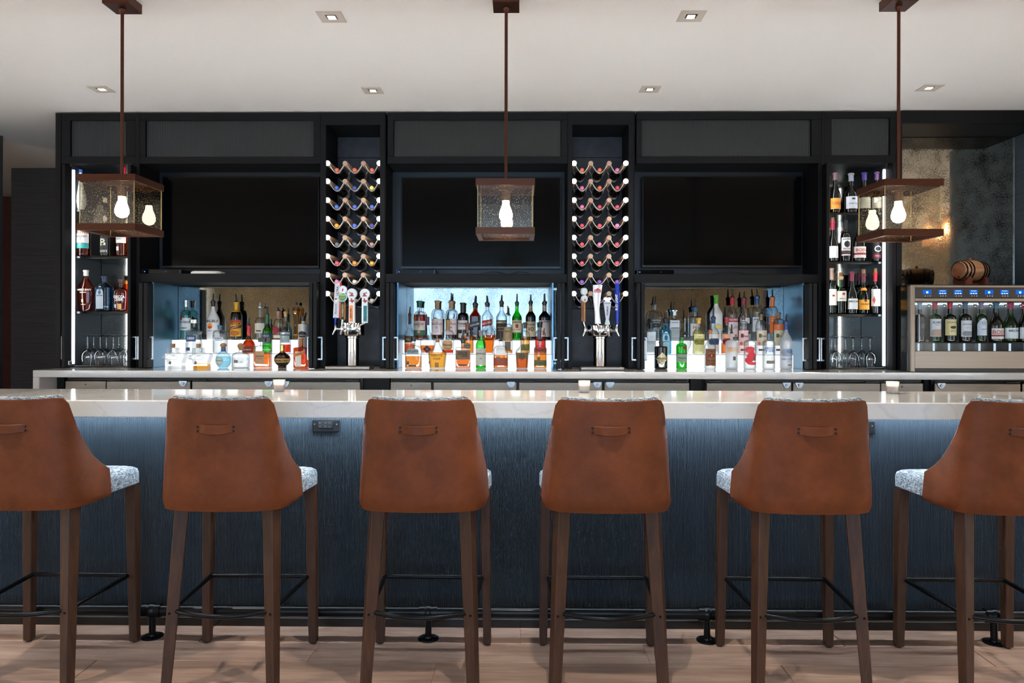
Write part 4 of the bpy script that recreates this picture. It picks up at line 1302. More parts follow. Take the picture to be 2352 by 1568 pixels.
# left tower
t, tx, ty, zc = tower(810, 'chrome beer tower with four tap handles, in the left bay', 741)
def hz(py): return PZ(py, 5.12) - CT
def hx(px): return PX(px, 5.12, 700) - tx
for ang, kind, pc in ((-1.35, 'slab', 768), (-0.42, 'medal', 787), (-0.02, 'round_orange', 809), (0.62, 'round_teal', 838)):
    fx, fy, fz = faucet(t, ang, zc)
    if kind == 'slab':
        h = thing('tap_handle', '', '', (0, 0, 0)); h.parent = t
        for k in ('label', 'category'): del h[k]
        bl = MB(); bl.tube([(fx, fy, fz - 0.005), (fx + 0.002, fy, hz(729))], [0.007, 0.010], 12); bl.build('stem', M_tblue, h)
        c0 = hx(766); c1 = hx(770.5)
        z0, z1 = hz(730), hz(647)
        b = MB(); b.prism([(c0 - 0.026, z0), (c0 + 0.016, z0), (c1 + 0.010, z1), (c1 - 0.026, z1)], fy - 0.008, fy + 0.012); b.build('slab', M_hw, h, smooth=False)
        b = MB(); b.prism([(c0 + 0.0165, z0), (c0 + 0.0235, z0), (c1 + 0.020, z1), (c1 + 0.0105, z1)], fy - 0.010, fy + 0.016); b.build('edge', M_tred, h, smooth=False)
        b = MB(); text_flat(b, 'ULTRA', (c1 - 0.007, fy - 0.0088, hz(667)), 0.016, 0.078, 0.02, True)
        text_flat(b, 'Michelob', (c0 - 0.006, fy - 0.0088, hz(709)), 0.014, 0.08, 0.0, True); b.build('lettering', M_ink, h, smooth=False)
        b = MB(); b.box(c0 - 0.012, c0 + 0.002, fy - 0.0088, fy - 0.0082, hz(688), hz(684)); b.build('mark', M_tred, h, smooth=False)
    elif kind == 'medal':
        h = thing('tap_handle', '', '', (0, 0, 0)); h.parent = t
        for k in ('label', 'category'): del h[k]
        xm = hx(pc); z0, z1 = hz(735), hz(692)
        b = MB(); b.tube([(fx, fy, fz - 0.005), (xm, fy, z0)], [0.007, 0.011], 12); b.build('stem', M_chrome, h)
        b = MB(); b.box(xm - 0.019, xm + 0.019, fy - 0.010, fy + 0.010, z0, z1, b=0.004); b.build('shaft', mat('tap tan', 'b5793c', 0.45), h)
        b = MB(); b.box(xm - 0.013, xm + 0.013, fy - 0.0108, fy - 0.0098, z0 + 0.004, z1 - 0.003); b.build('nameplate', mat('tap dark plate', '2a1c12', 0.5), h, smooth=False)
        b = MB(); text_flat(b, 'KARBACH', (xm, fy - 0.0112, (z0 + z1) / 2), 0.014, 0.125, 0.02, True); b.build('lettering', mat('tap gold print', 'd8b070', 0.4), h, smooth=False)
        b = MB(); disc(b, xm + 0.001, fy, hz(666), 0.031, 0.009); m1 = b.build('medal', mat('medal rim', 'c8ccd0', 0.2, 0.8), h)
        b = MB(); b.lathe([(0.0005, -0.0096), (0.025, -0.0096), (0.025, -0.009)], 24, (xm + 0.001, fy, hz(666)), 'y'); b.build('medal_face', mat('medal pale', 'dfe6ea', 0.3), h)
        b = MB(); b.prism([(xm - 0.006, hz(669)), (xm + 0.002, hz(670)), (xm + 0.007, hz(664)), (xm - 0.002, hz(662))], fy - 0.0103, fy - 0.0097); b.build('medal_print', M_tred, h, smooth=False)
        b = MB(); disc(b, xm, fy - 0.004, hz(683), 0.032, 0.009); b.build('medal', mat('medal rim', 'c8ccd0', 0.2, 0.8), h)
        b = MB(); b.lathe([(0.0005, -0.0136), (0.027, -0.0136), (0.027, -0.013)], 24, (xm, fy, hz(683)), 'y'); b.build('medal_face', mat('medal green', '3c9a52', 0.3), h)
        b = MB(); text_flat(b, 'PALE ALE', (xm, fy - 0.0141, hz(684.5)), 0.011, 0.042, 0.03); b.build('medal_print', mat('medal pinkish', 'e0705c', 0.4), h, smooth=False)
        b = MB(); text_flat(b, 'WEISSE', (xm, fy - 0.0141, hz(678)), 0.008, 0.034, 0.03); b.build('medal_print', mat('medal yellow', 'e8d060', 0.4), h, smooth=False)
    else:
        h = thing('tap_handle', '', '', (0, 0, 0)); h.parent = t
        for k in ('label', 'category'): del h[k]
        xm = hx(pc - (1 if kind == 'round_teal' else 0)); z0, z1 = hz(742), hz(684); zr = hz(675)
        out = [(xm - 0.021, z0), (xm + 0.021, z0), (xm + 0.020, z1)]
        for k in range(15):
            a = math.radians(-40 + k * 260 / 14)
            out.append((xm + 0.035 * math.cos(a), zr + 0.037 * math.sin(a)))
        out.append((xm - 0.020, z1))
        b = MB(); b.prism(out, fy - 0.014, fy + 0.014); b.build('body', M_hw, h, smooth=False)
        b = MB(); b.tube([(fx, fy, fz - 0.005), (xm, fy, z0 + 0.002)], [0.007, 0.009], 12); b.build('stem', M_chrome, h)
        b = MB(); b.lathe([(0.0272, -0.0146), (0.0272, -0.0138), (0.0255, -0.0138), (0.0255, -0.0146)], 24, (xm, fy, zr), 'y', False, False); b.build('ring_print', M_ink, h)
        b = MB()
        sgn = 1 if kind == 'round_orange' else -1
        for pts in ([(-.6, -.75), (.6, -.75), (.7, -.45), (-.7, -.45)], [(-.35, -.45), (.3, -.45), (.45, .0), (.15, .35), (-.2, .1)], [(-.7, .1), (-.2, .1), (-.1, .3), (-.6, .5)]):
            b.prism([(xm + sgn * p[0] * 0.025, zr + p[1] * 0.025) for p in pts], fy - 0.0148, fy - 0.0141)
        b.build('emblem', mat('tap emblem', '8a4a22', 0.45), h, smooth=False)
        b = MB(); b.prism([(xm + p[0] * 0.034, hz(691) + p[1] * 0.034) for p in TEXAS], fy - 0.0148, fy - 0.0141); b.build('emblem', mat('tap maroon', '9a2a2c', 0.45), h, smooth=False)
        lc = 'f0883a' if kind == 'round_orange' else '1f8f96'
        xo = -0.004 if kind == 'round_orange' else 0.004
        b = MB(); b.box(xm + xo - 0.013, xm + xo + 0.013, fy - 0.0148, fy - 0.0141, hz(739), hz(702)); b.build('name_label', mat('tap label ' + lc, lc, 0.4), h, smooth=False)
        b = MB(); text_flat(b, 'JUICY IPA' if kind == 'round_orange' else 'TEXAS WHITE IPA', (xm + xo, fy - 0.0152, hz(720)), 0.016, 0.10, 0.03, True); b.build('lettering', M_ink, h, smooth=False)
# right tower
t, tx, ty, zc = tower(1378, 'chrome beer tower with four tap handles, in the right bay', 746)
for ang, kind, pc in ((-1.15, 'medal_side', 1342), (-0.12, 'curved', 1372), (0.38, 'crown', 1395), (1.2, 'bluebar', 1421)):
    fx, fy, fz = faucet(t, ang, zc)
    h = thing('tap_handle', '', '', (0, 0, 0)); h.parent = t
    for k in ('label', 'category'): del h[k]
    xm = hx(pc)
    if kind == 'medal_side':
        z0, z1 = hz(738), hz(692)
        b = MB(); b.tube([(fx, fy, fz - 0.005), (xm, fy, z0)], [0.007, 0.010], 12); b.build('stem', M_chrome, h)
        b = MB(); b.box(xm - 0.018, xm + 0.001, fy - 0.012, fy + 0.014, z0, z1, b=0.003); b.build('shaft', M_tbrown, h)
        b = MB(); b.box(xm + 0.0015, xm + 0.014, fy - 0.012, fy + 0.012, z0, z1, b=0.003); b.build('shaft_front', mat('tap tan', 'b5793c', 0.45), h)
        b = MB(); text_flat(b, 'KARBACH', (xm - 0.008, fy - 0.0125, (z0 + z1) / 2), 0.012, 0.125, 0.02, True); b.build('lettering', M_ink, h, smooth=False)
        for zz, dx in ((hz(668), 0.004), (hz(685), 0.006)):
            b = MB()
            n = 20; rr = 0.026
            for off, m in ((0, None),):
                rings = []
                for yy, s in ((0.012, 0.9), (0.010, 1.0), (-0.010, 1.0), (-0.012, 0.94)):
                    rings.append([(xm + dx + rr * 0.78 * s * math.cos(2 * PI * k / n) - yy * 0.4, fy + yy, zz + rr * s * math.sin(2 * PI * k / n)) for k in range(n)])
                b.loft(rings[::-1])
            b.build('medal', mat('medal pale', 'dfe6ea', 0.3), h)
        b = MB(); disc(b, xm + 0.010, fy - 0.0118, hz(688), 0.010, 0.0012, 16); b.build('medal_print', mat('tap orange print', 'e89a50', 0.4), h)
    elif kind == 'curved':
        M_st = mat('tap satin', 'dfe2e8', 0.2, 0.25)
        rings = []
        for k in range(13):
            u = k / 12
            z = hz(743) + (hz(654) - hz(743)) * u
            w = 0.021 - 0.004 * math.sin(PI * min(1, u / 0.55)) + 0.012 * max(0, u - 0.45) / 0.55
            cx = xm + 0.004 - 0.008 * math.sin(PI * u * 0.9)
            rings.append([(cx - w, fy - 0.008, z), (cx - w * .6, fy - 0.014, z), (cx + w * .6, fy - 0.014, z), (cx + w, fy - 0.008, z), (cx + w, fy + 0.01, z), (cx - w, fy + 0.01, z)])
        b = MB(); b.loft(rings); b.build('body', M_st, h)
        b = MB(); b.tube([(fx, fy, fz - 0.005), (xm, fy, hz(742))], [0.007, 0.009], 12); b.build('stem', M_chrome, h)
        zb = hz(668)
        b = MB(); b.prism([(xm + a * 0.024, zb + c * 0.018) for a, c in ((-1, -.6), (1, -.6), (1, .35), (.6, .6), (.2, .9), (0, 1.25), (-.2, .9), (-.6, .6), (-1, .35))], fy - 0.0165, fy - 0.0142); b.build('badge', mat('tap badge red', 'b52a2a', 0.35), h, smooth=False)
        b = MB(); text_flat(b, 'STELLA ARTOIS', (xm, fy - 0.0170, zb - 0.002), 0.007, 0.042, 0.03); b.build('lettering', M_hw, h, smooth=False)
    elif kind == 'crown':
        z0, z1, z2, z3 = hz(745), hz(733), hz(692), hz(683)
        b = MB(); b.prism([(xm - 0.019, z0), (xm + 0.019, z0), (xm + 0.011, z1), (xm - 0.011, z1)], fy - 0.010, fy + 0.010); b.build('foot', mat('tap champagne', 'a8a090', 0.25, 0.7), h, smooth=False)
        b = MB(); b.prism([(xm - 0.011, z1), (xm + 0.011, z1), (xm + 0.027, z2), (xm - 0.027, z2)], fy - 0.012, fy + 0.012); b.build('body', mat('tap grey', 'c4c8d0', 0.3), h, smooth=False)
        b = MB(); b.prism([(xm + a * 0.027, z2 + c * 0.030) for a, c in ((-.6, 0.02), (.6, .02), (.6, .35), (1, .5), (.95, .85), (.55, 1), (0, .9), (-.55, 1), (-.95, .85), (-1, .5), (-.6, .35))], fy - 0.012, fy + 0.012); b.build('crown', mat('tap crystal', 'dadde2', 0.06, 0.6), h, smooth=False)
        b = MB(); text_flat(b, 'PREMIER', (xm, fy - 0.0125, hz(713)), 0.013, 0.09, 0.02, True)
        text_flat(b, 'Corona', (xm, fy - 0.0125, hz(696)), 0.010, 0.044, 0.03); b.build('lettering', mat('navy print', '1f2d5a', 0.4), h, smooth=False)
        b = MB(); b.tube([(fx, fy, fz - 0.005), (xm, fy, z0 + 0.002)], [0.007, 0.009], 12); b.build('stem', M_chrome, h)
    else:
        z0, z1 = hz(745), hz(649)
        b = MB(); b.lathe([(0.010, z0), (0.011, z0 + 0.02), (0.015, z0 + 0.05), (0.017, z0 + 0.16), (0.0175, z1 - 0.012), (0.013, z1 - 0.003), (0.002, z1)], 20, (xm, fy, 0)); b.build('body', M_tblue, h)
        b = MB(); text_flat(b, 'BUD LIGHT', (xm - 0.008, fy - 0.0178, hz(693)), 0.017, 0.19, 0.03, True); b.build('lettering', M_hw, h, smooth=False)
        b = MB(); b.tube([(fx, fy, fz - 0.005), (xm, fy, z0 + 0.002)], [0.007, 0.009], 12); b.build('stem', M_chrome, h)
# drip trays
def tray(p0, p1, label):
    y0, y1 = 5.02, 5.17
    X0, X1 = PX(p0, y0, 848), PX(p1, y0, 848)
    t = thing('drip_tray', label, 'drip tray', ((X0 + X1) / 2, (y0 + y1) / 2, CT), 0, 'steel drip trays')
    w = (X1 - X0) / 2; d = (y1 - y0) / 2
    b = MB(); b.box(-w, w, -d, -d + 0.003, 0, 0.02); b.box(-w, w, d - 0.003, d, 0, 0.02); b.box(-w, -w + 0.003, -d, d, 0, 0.02); b.box(w - 0.003, w, -d, d, 0, 0.02); b.box(-w, w, -d, d, 0, 0.003)
    b.build('pan', M_steel, t, smooth=False)
    n = int(2 * w / 0.010)
    me = MB(); me.box(-0.0025, 0.0025, -d + 0.003, d - 0.003, 0.016, 0.0215)
    m = me.mesh('slat', M_steel, False)
    for k in range(n):
        o = bpy.data.objects.new('slat', m); COL.objects.link(o); o.parent = t; o.location = (-w + 0.007 + k * (2 * w - 0.014) / (n - 1), 0, 0)
tray(746, 849, 'steel drip tray below the left beer tower')
tray(1334, 1434, 'steel drip tray below the right beer tower')

# ================================================================ WINE DISPENSER
WY = 4.93
def wz(py): return PZ(py, WY, 2220)
X0 = PX(2090, WY); X1 = XR - 0.02
wd = thing('wine_dispenser', 'steel wine dispenser with blue displays on the back counter at right', 'wine dispenser', ((X0 + X1) / 2, 5.2, CT))
M_lin = mat('dispenser lining', '6f767c', 0.22, 0.9)
zt, zb = wz(655), CT
wbox(wd, 'left_side', M_blackgloss, X0 - 0.001, X0 + 0.012, WY + 0.03, 5.50, zb, zt)
wbox(wd, 'back', M_lin, X0 + 0.012, X1, 5.30, 5.31, zb, zt - 0.012, 0)
wbox(wd, 'right_side', M_steel, X1 - 0.012, X1, WY, 5.50, zb, zt)
wbox(wd, 'top', M_blackgloss, X0, X1, WY + 0.005, 5.50, zt - 0.002, zt + 0.006)
wbox(wd, 'front_post', M_steel, X0, PX(2100.5, WY), WY - 0.012, WY + 0.03, zb, zt, 0.005)
xq = PX(2100.5, WY)
wbox(wd, 'top_rail', M_steel, xq, X1, WY, WY + 0.02, wz(660.5), zt)
wbox(wd, 'display_panel', mat('display panel', '151214', 0.25), xq, X1, WY - 0.002, WY + 0.03, wz(684), wz(660.5), 0.001)
wbox(wd, 'middle_rail', M_steel, xq, X1, WY, WY + 0.02, wz(692), wz(684.5))
wbox(wd, 'lower_panel', M_steel, xq, X1, WY, WY + 0.03, wz(846.5), wz(806), 0.003)
wbox(wd, 'plinth', M_black, xq, X1, WY + 0.02, WY + 0.06, zb, wz(846.5), 0)
wbox(wd, 'deck', M_blackgloss, xq, X1, WY + 0.03, 5.30, wz(806) - 0.01, wz(806) - 0.002, 0)
wbox(wd, 'inner_top', M_black, xq, X1, WY + 0.03, 5.30, wz(693), wz(690), 0)
M_dstrip = emis('dispenser light', (0.80, 0.93, 1.0, 1), 5.0)
M_dpil = emis('dispenser pillar', (0.70, 0.86, 1.0, 1), 0.9)
wbox(wd, 'light_strip', M_dstrip, xq + 0.02, X1 - 0.02, WY + 0.20, WY + 0.215, wz(697), wz(694), 0)
M_lcd = emis('blue display', (0.015, 0.16, 0.75, 1), 0.85)
M_lcdw = emis('display print', (0.6, 0.85, 1.0, 1), 1.3)
for i in range(8):
    px = 2128.7 + i * 35.55
    cx = PX(px, WY)
    if cx > X1 - 0.03: break
    b = MB(); b.box(cx - 0.029, cx + 0.029, WY - 0.004, WY - 0.002, wz(676), wz(665.6), b=0.0006); d = b.build('display', M_lcd, wd, world=True)
    b = MB()
    if i in (0, 6, 4):
        b.box(cx - 0.007, cx + 0.007, WY - 0.0046, WY - 0.004, wz(673.5), wz(669)); 
    else:
        for k in (-1, 0, 1): b.box(cx + k * 0.016 - 0.005, cx + k * 0.016 + 0.005, WY - 0.0046, WY - 0.004, wz(675), wz(672.5))
        b.box(cx - 0.018, cx + 0.018, WY - 0.0046, WY - 0.004, wz(668.6), wz(667.4))
    b.build('display_print', M_lcdw, d, world=True, smooth=False)
    for k in (-1, 0, 1):
        b = MB(); b.lathe([(0.0045, 0), (0.004, -0.003), (0.001, -0.0035)], 10, (cx + k * 0.0165 + 0.003, WY - 0.002, wz(679.5)), 'y'); b.build('button', M_nickel, wd, world=True)
    # lit glass pillar under each bottle
    b = MB(); b.box(PX(2111 + i * 35, WY + 0.10) - 0.004, PX(2111 + i * 35, WY + 0.10) + 0.004, WY + 0.10, WY + 0.112, wz(806) - 0.002, wz(787)); b.build('light_pillar', M_dpil, wd, world=True, smooth=False)
    b = MB(); xs = PX(2128 + i * 35, WY + 0.10); b.tube([(xs, WY + 0.05, wz(700)), (xs, WY + 0.075, wz(699)), (xs, WY + 0.075, wz(703))], 0.005, 8); b.build('spout', M_chrome, wd, world=True)
b = MB(); b.add([(xq, WY + 0.012, wz(806)), (X1, WY + 0.012, wz(806)), (X1, WY + 0.012, wz(692)), (xq, WY + 0.012, wz(692))], [(0, 1, 2, 3)])
b.build('glass_door', clear('dispenser glass', 'eef4f6', gloss=0.3), wd, world=True, smooth=False)
xh = PX(2110, WY)
wbox(wd, 'door_handle', M_nickel, xh - 0.003, xh + 0.003, WY - 0.008, WY - 0.002, wz(785), wz(722), 0.001)
# barrel on top
M_oak = wood_mat('barrel oak', '8a5a3a', 'b98a62', scale=5, rough=0.5, stretch=(1, 9, 9), rnd=0.02, bump=0.1)
M_hoop = mat('iron hoop', '17181a', 0.35, 0.7)
M_cherry = mat('cherry wood', '6e3420', 0.4, noise=0.15, nscale=8)
bxp = PX(2229, 5.226, 640)
zs = wz(655) + 0.006
br = thing('wooden_barrel', 'small oak barrel with black hoops on a cherry stand on the dispenser', 'barrel', (bxp, 5.226, zs), 0.34)
zc = 0.115
prof = [(0.060, -0.118), (0.063, -0.11), (0.070, -0.07), (0.075, -0.03), (0.076, 0.0), (0.075, 0.03), (0.070, 0.07), (0.063, 0.11), (0.060, 0.118)]
b = MB(); b.lathe(prof, 22, (0, 0, zc), 'x', False, False); b.build('staves', M_oak, br)
for s in (-1, 1):
    b = MB(); b.lathe([(0.0595, s * 0.108), (0.001, s * 0.108)], 22, (0, 0, zc), 'x', False, True); b.build('head', mat('barrel head', '7a4a30', 0.55, noise=0.25, nscale=30, nstretch=(1, 5, 1)), br)
for xx in (-0.105, -0.075, -0.05, 0.05, 0.075, 0.105):
    r = interp([(-0.118, 0.060), (-0.11, .063), (-.07, .070), (-.03, .075), (.03, .075), (.07, .070), (.11, .063), (.118, .060)], xx)
    b = MB(); b.lathe([(r + 0.001, xx - 0.008), (r + 0.002, xx - 0.006), (r + 0.002, xx + 0.006), (r + 0.001, xx + 0.008)], 24, (0, 0, zc), 'x', False, False); b.build('hoop', M_hoop, br)
b = MB(); b.lathe([(0.010, 0.074), (0.012, 0.086), (0.008, 0.094), (0.002, 0.096)], 12, (0, 0, zc)); b.build('bung', M_cherry, br)
b = MB(); b.tube([(-0.106, -0.0, zc - 0.045), (-0.140, 0, zc - 0.045)], [0.008, 0.010], 10); b.lathe([(0.006, -0.01), (0.009, 0.0), (0.006, 0.016), (0.004, 0.02)], 10, (-0.132, 0, zc - 0.04)); b.build('spigot', M_cherry, br)
for xx in (-0.075, 0.075):
    out = [(-0.066, 0.0), (-0.040, 0.0), (-0.030, 0.012), (0.030, 0.012), (0.040, 0.0), (0.066, 0.0), (0.066, 0.05)]
    for k in range(9):
        a = math.radians(-38 - k * 104 / 8)
        out.append((0.0755 * math.cos(a), zc + 0.0755 * math.sin(a)))
    out.append((-0.066, 0.05))
    b = MB()
    n = len(out)
    vs = [(xx - 0.012, p, q) for p, q in out] + [(xx + 0.012, p, q) for p, q in out]
    fs = [tuple(range(n))[::-1], tuple(range(n, 2 * n))] + [(i, (i + 1) % n, (i + 1) % n + n, i + n) for i in range(n)]
    b.add(vs, fs); b.build('stand_cradle', M_cherry, br, smooth=False)
b = MB(); b.box(-0.075, 0.075, -0.02, 0.02, 0.012, 0.026, b=0.002); b.build('stand_bar', M_cherry, br)

# ================================================================ BOTTLES
def pr(tb, ts, nr, kind='round', base=1.0, waist=None):
    pts = [(0.0, base * 0.86), (0.012, base * 0.96), (0.035, base)]
    if waist: pts += waist
    pts.append((tb, 1.0))
    K = 8
    for k in range(1, K + 1):
        u = k / K
        if kind == 'round': f = math.sqrt(max(0, 1 - u * u)) if u < 1 else 0
        elif kind == 'slope': f = 0.5 + 0.5 * math.cos(PI * u)
        elif kind == 'cone': f = 1 - u
        elif kind == 'flat': f = (max(0, 1 - u ** 5)) ** 0.5
        elif kind == 'ogee': f = (1 - u) ** 1.7
        pts.append((tb + (ts - tb) * u, nr + (1 - nr) * f))
    pts += [(0.955, nr), (0.958, nr * 1.22), (0.998, nr * 1.22), (1.0, nr * 1.05)]
    return pts
G_clear = clear('bottle glass clear', 'f4f7f8', '3c4a52', ior=1.5)
G_frost = clear('bottle glass frosted', 'f2f5f7', 'b8c4cc', frost=0.55, frostcol='e8eef2', rough=0.25)
G_green = clear('bottle glass green', '3fd044', '0b5a18')
G_dgreen = clear('bottle glass deep green', '1f6a2a', '06240c')
G_seagrn = clear('bottle glass sea green', 'a8e0cc', '2c7a68')
G_blue = clear('bottle glass gin blue', '5ec4e4', '1878a0')
G_pale = clear('bottle glass pale blue', 'cdeaf2', '6aa8c0')
G_amber = clear('bottle glass amber', 'd8843a', '6a2c0c')
G_dark = mat('bottle glass near black', '0d0a08', 0.07, spec=0.6)
G_brown = mat('bottle glass dark brown', '1d0f08', 0.08, spec=0.6)
G_white = mat('bottle white lacquer', 'efeeea', 0.22)
G_ceram = mat('bottle grey ceramic', 'b9b6ae', 0.35)
LQ = {'amber': ('f09028', 'b85a10'), 'honey': ('f4b040', 'c07818'), 'orange': ('f57c20', 'c84e0c'), 'red': ('e03018', '8a1008'), 'rose': ('f6c8c4', 'e0a0a0'), 'water': ('f2f6f6', 'd4dee0'),
      'cola': ('7a2c10', '2a0c04'), 'copper': ('d8601c', '8a300a'), 'purple': ('3c0c1a', '14040a'), 'lemon': ('f0eaa0', 'd0c870'), 'paleblue': ('b8e2f0', '80c0d8'), 'green': ('50d848', '148820'), 'gold': ('f0b434', 'a86c10')}
def liq(k): return clear('liquid ' + k, LQ[k][0], LQ[k][1], gloss=0.3, frost=0.10, frostcol=LQ[k][0])
M_pour = mat('black pourer', '0d0d0e', 0.35)
M_cork = mat('cork', '9a7048', 0.8, noise=0.2, nscale=40)
def lmat(h, rough=0.6, metal=0.0):
    return mat('print ' + h + ('m' if metal else ''), h, 0.25 if metal else rough, metal)
CONV = {'B': (320, 620, 5.3455), 'D': (880, 620, 5.2267), 'F': (1460, 620, 5.2267), 'A': (60, 540, 4.6111), 'G': (1860, 380, 3.2), 'W': (2050, 560, 4.6126)}
ROWS = {'f': (5.215, CT), 'm': (5.340, STEP1), 'b': (5.522, STEP2)}
def sec(a, d, n, ang):
    c, s = math.cos(ang), math.sin(ang)
    e = 2.0 / n
    return (a * math.copysign(abs(c) ** e, c), a * d * math.copysign(abs(s) ** e, s))
def bottle(name, label, niche, row, cx, top, w, prof, glass, n=2.0, depth=1.0, liquid=None, fill=None, labels=(), texts=(), cap=None, pour=None, group=None, cat='bottle', Y=None, base=None, ring=None, pourmat=None, rot=0.0):
    ox, oy, s = CONV[niche]
    if row in ROWS: Yb, zb = ROWS[row]
    else: Yb, zb = Y, base
    px = ox + cx / s
    def zof(y): return PZ(oy + y / s, Yb, px) - zb
    x = PX(px, Yb, oy + (top + 200) / s)
    H = zof(top)
    R = w / 2 / s * Yb / FOC
    t = thing(name, label, cat, (x, Yb, zb + 0.0008), rot, group)
    def rad(tt): return interp(prof, tt) * R
    rmin = min(r for _, r in prof[-4:]) * R
    def shape(tt):
        r = rad(tt)
        k = max(0.0, min(1.0, (r - rmin) / max(1e-6, (R - rmin)) * 1.6))
        return r, 1 + (depth - 1) * k, 2 + (n - 2) * k
    NA = 24 if n <= 2.2 else 32
    def ringat(tt, sc=1.0):
        r, d, nn = shape(tt)
        return [(p[0], p[1], tt * H) for p in (sec(r * sc, d, nn, 2 * PI * (j + 0.5) / NA) for j in range(NA))]
    ts = sorted(set([p[0] for p in prof] + [k / 14 for k in range(15)]))
    b = MB(); b.loft([ringat(u) for u in ts]); b.build('glass', glass, t)
    if liquid:
        f = zof(fill) / H
        us = [0.03] + [u for u in ts if 0.03 < u < f] + [f]
        b = MB(); b.loft([ringat(u, 0.93) for u in us]); b.build('liquid', liq(liquid), t)
    def front(xx, z, off):
        r, d, nn = shape(min(0.999, max(0, z / H)))
        q = min(1.0, abs(xx) / max(r, 1e-6))
        return -(r * d) * (max(0.0, 1 - q ** nn)) ** (1 / nn) - off
    for li, L in enumerate(labels):
        y0, y1, wf, col = L[:4]
        shp = L[4] if len(L) > 4 else 'rect'
        dx = (L[5] if len(L) > 5 else 0.0) * R
        z1, z0 = zof(y0), zof(y1)
        off = 0.0006 + 0.0003 * li
        NX, NZ = 12, (8 if shp != 'rect' else 3)
        vs = []
        for k in range(NZ + 1):
            v = k / NZ
            z = z0 + (z1 - z0) * v
            r = rad(z / H)
            hw = wf * r
            if shp == 'oval': hw *= math.sqrt(max(0.0, 1 - (2 * v - 1) ** 2))
            elif shp == 'diamond': hw *= 1 - abs(2 * v - 1)
            elif shp == 'arch': hw *= (1.0 if v < 0.6 else math.sqrt(max(0.02, 1 - ((v - 0.6) / 0.42) ** 2)))
            elif shp == 'cart': hw *= 1 - 0.25 * (abs(2 * v - 1) ** 3)
            for j in range(NX + 1):
                u = -1 + 2 * j / NX
                if shp == 'diag': zz = z + u * 0.010
                else: zz = z
                xx = math.sin(u * PI / 2 * 0.999) * hw + dx if wf > 0.9 else u * hw + dx
                vs.append((xx, front(xx, zz, off), zz))
        fs = []
        for k in range(NZ):
            for j in range(NX):
                a = k * (NX + 1) + j
                fs.append((a, a + 1, a + NX + 2, a + NX + 1))
        b = MB(); b.add(vs, fs); b.build('paper_label', lmat(col), t)
    for ti, T in enumerate(texts):
        s_, yc, hp, col = T[:4]
        wf = T[4] if len(T) > 4 else 0.85
        dx = (T[5] if len(T) > 5 else 0.0) * R
        slant = T[6] if len(T) > 6 else 0.0
        vs, fs, tw, th = text_geo(s_, 0.075 if s_ == '7' else 0.022)
        zc = zof(yc); hh = hp / s * Yb / FOC
        sy = hh / th; sx = sy
        rw = rad(zc / H) * wf * 2
        if tw * sx > rw: sx = rw / tw
        out = []
        for vx, vy in vs:
            xx = vx * sx + dx; zz = zc + vy * sy + slant * xx
            out.append((xx, front(xx, zz, 0.0016 + 0.0002 * ti), zz))
        b = MB(); b.add(out, fs); b.build('lettering', lmat(col), t, smooth=False)
    if cap:
        y0, col = cap[0], cap[1]
        sc = cap[2] if len(cap) > 2 else 1.1
        f = max(0.02, zof(y0) / H)
        us = [f] + [u for u in ts if f < u < 1] + [1.0]
        b = MB(); rings = [ringat(u, sc) for u in us]
        top_r = [(p[0] * 0.9, p[1] * 0.9, H + 0.0025) for p in rings[-1]]
        rings.append([(p[0], p[1], H + 0.0012) for p in rings[-1]]); rings.append(top_r)
        b.loft(rings)
        cm = M_cork if col == 'cork' else lmat(col, 0.35, 1.0 if (len(cap) > 3 and cap[3]) else 0.0)
        b.build('cap', cm, t)
    if ring:  # wide stopper or ball: list of (radius_m, y crop)
        b = MB(); b.lathe([(r, zof(y)) for r, y in ring[0]], 18); b.build('stopper', M_cork if ring[1] == 'cork' else lmat(ring[1], 0.35), t)
    if pour:
        hp = zof(pour) - H
        b = MB()
        r0 = max(0.0085, rmin * 1.15)
        b.lathe([(r0 * 0.9, H - 0.002), (r0, H + 0.002), (r0, H + 0.006), (0.0065, H + 0.011), (0.006, H + 0.013)], 14)
        tl = random.uniform(-0.006, 0.006)
        b.tube([(0, 0, H + 0.010), (tl * 0.3, 0, H + hp * 0.5), (tl, 0, H + hp)], [0.0068, 0.0058, 0.0042], 10)
        b.build('pourer', pourmat or M_pour, t)
    return t
P_std = pr(0.60, 0.74, 0.38)            # round shoulders
P_tall = pr(0.66, 0.78, 0.36)
P_slope = pr(0.50, 0.76, 0.36, 'slope')
P_sq = pr(0.62, 0.70, 0.36, 'flat')
P_wide = pr(0.58, 0.72, 0.27, 'round')
P_flatsh = pr(0.72, 0.78, 0.30, 'flat')
P_bord = pr(0.60, 0.72, 0.37)
P_burg = pr(0.42, 0.74, 0.37, 'slope')
GB = 'bottles on the lit step in the left niche'; GD = 'bottles on the lit step in the middle niche'; GF = 'bottles on the lit step in the right niche'
def sp(label, *a, **k): return bottle('spirit_bottle', label, *a, **k)

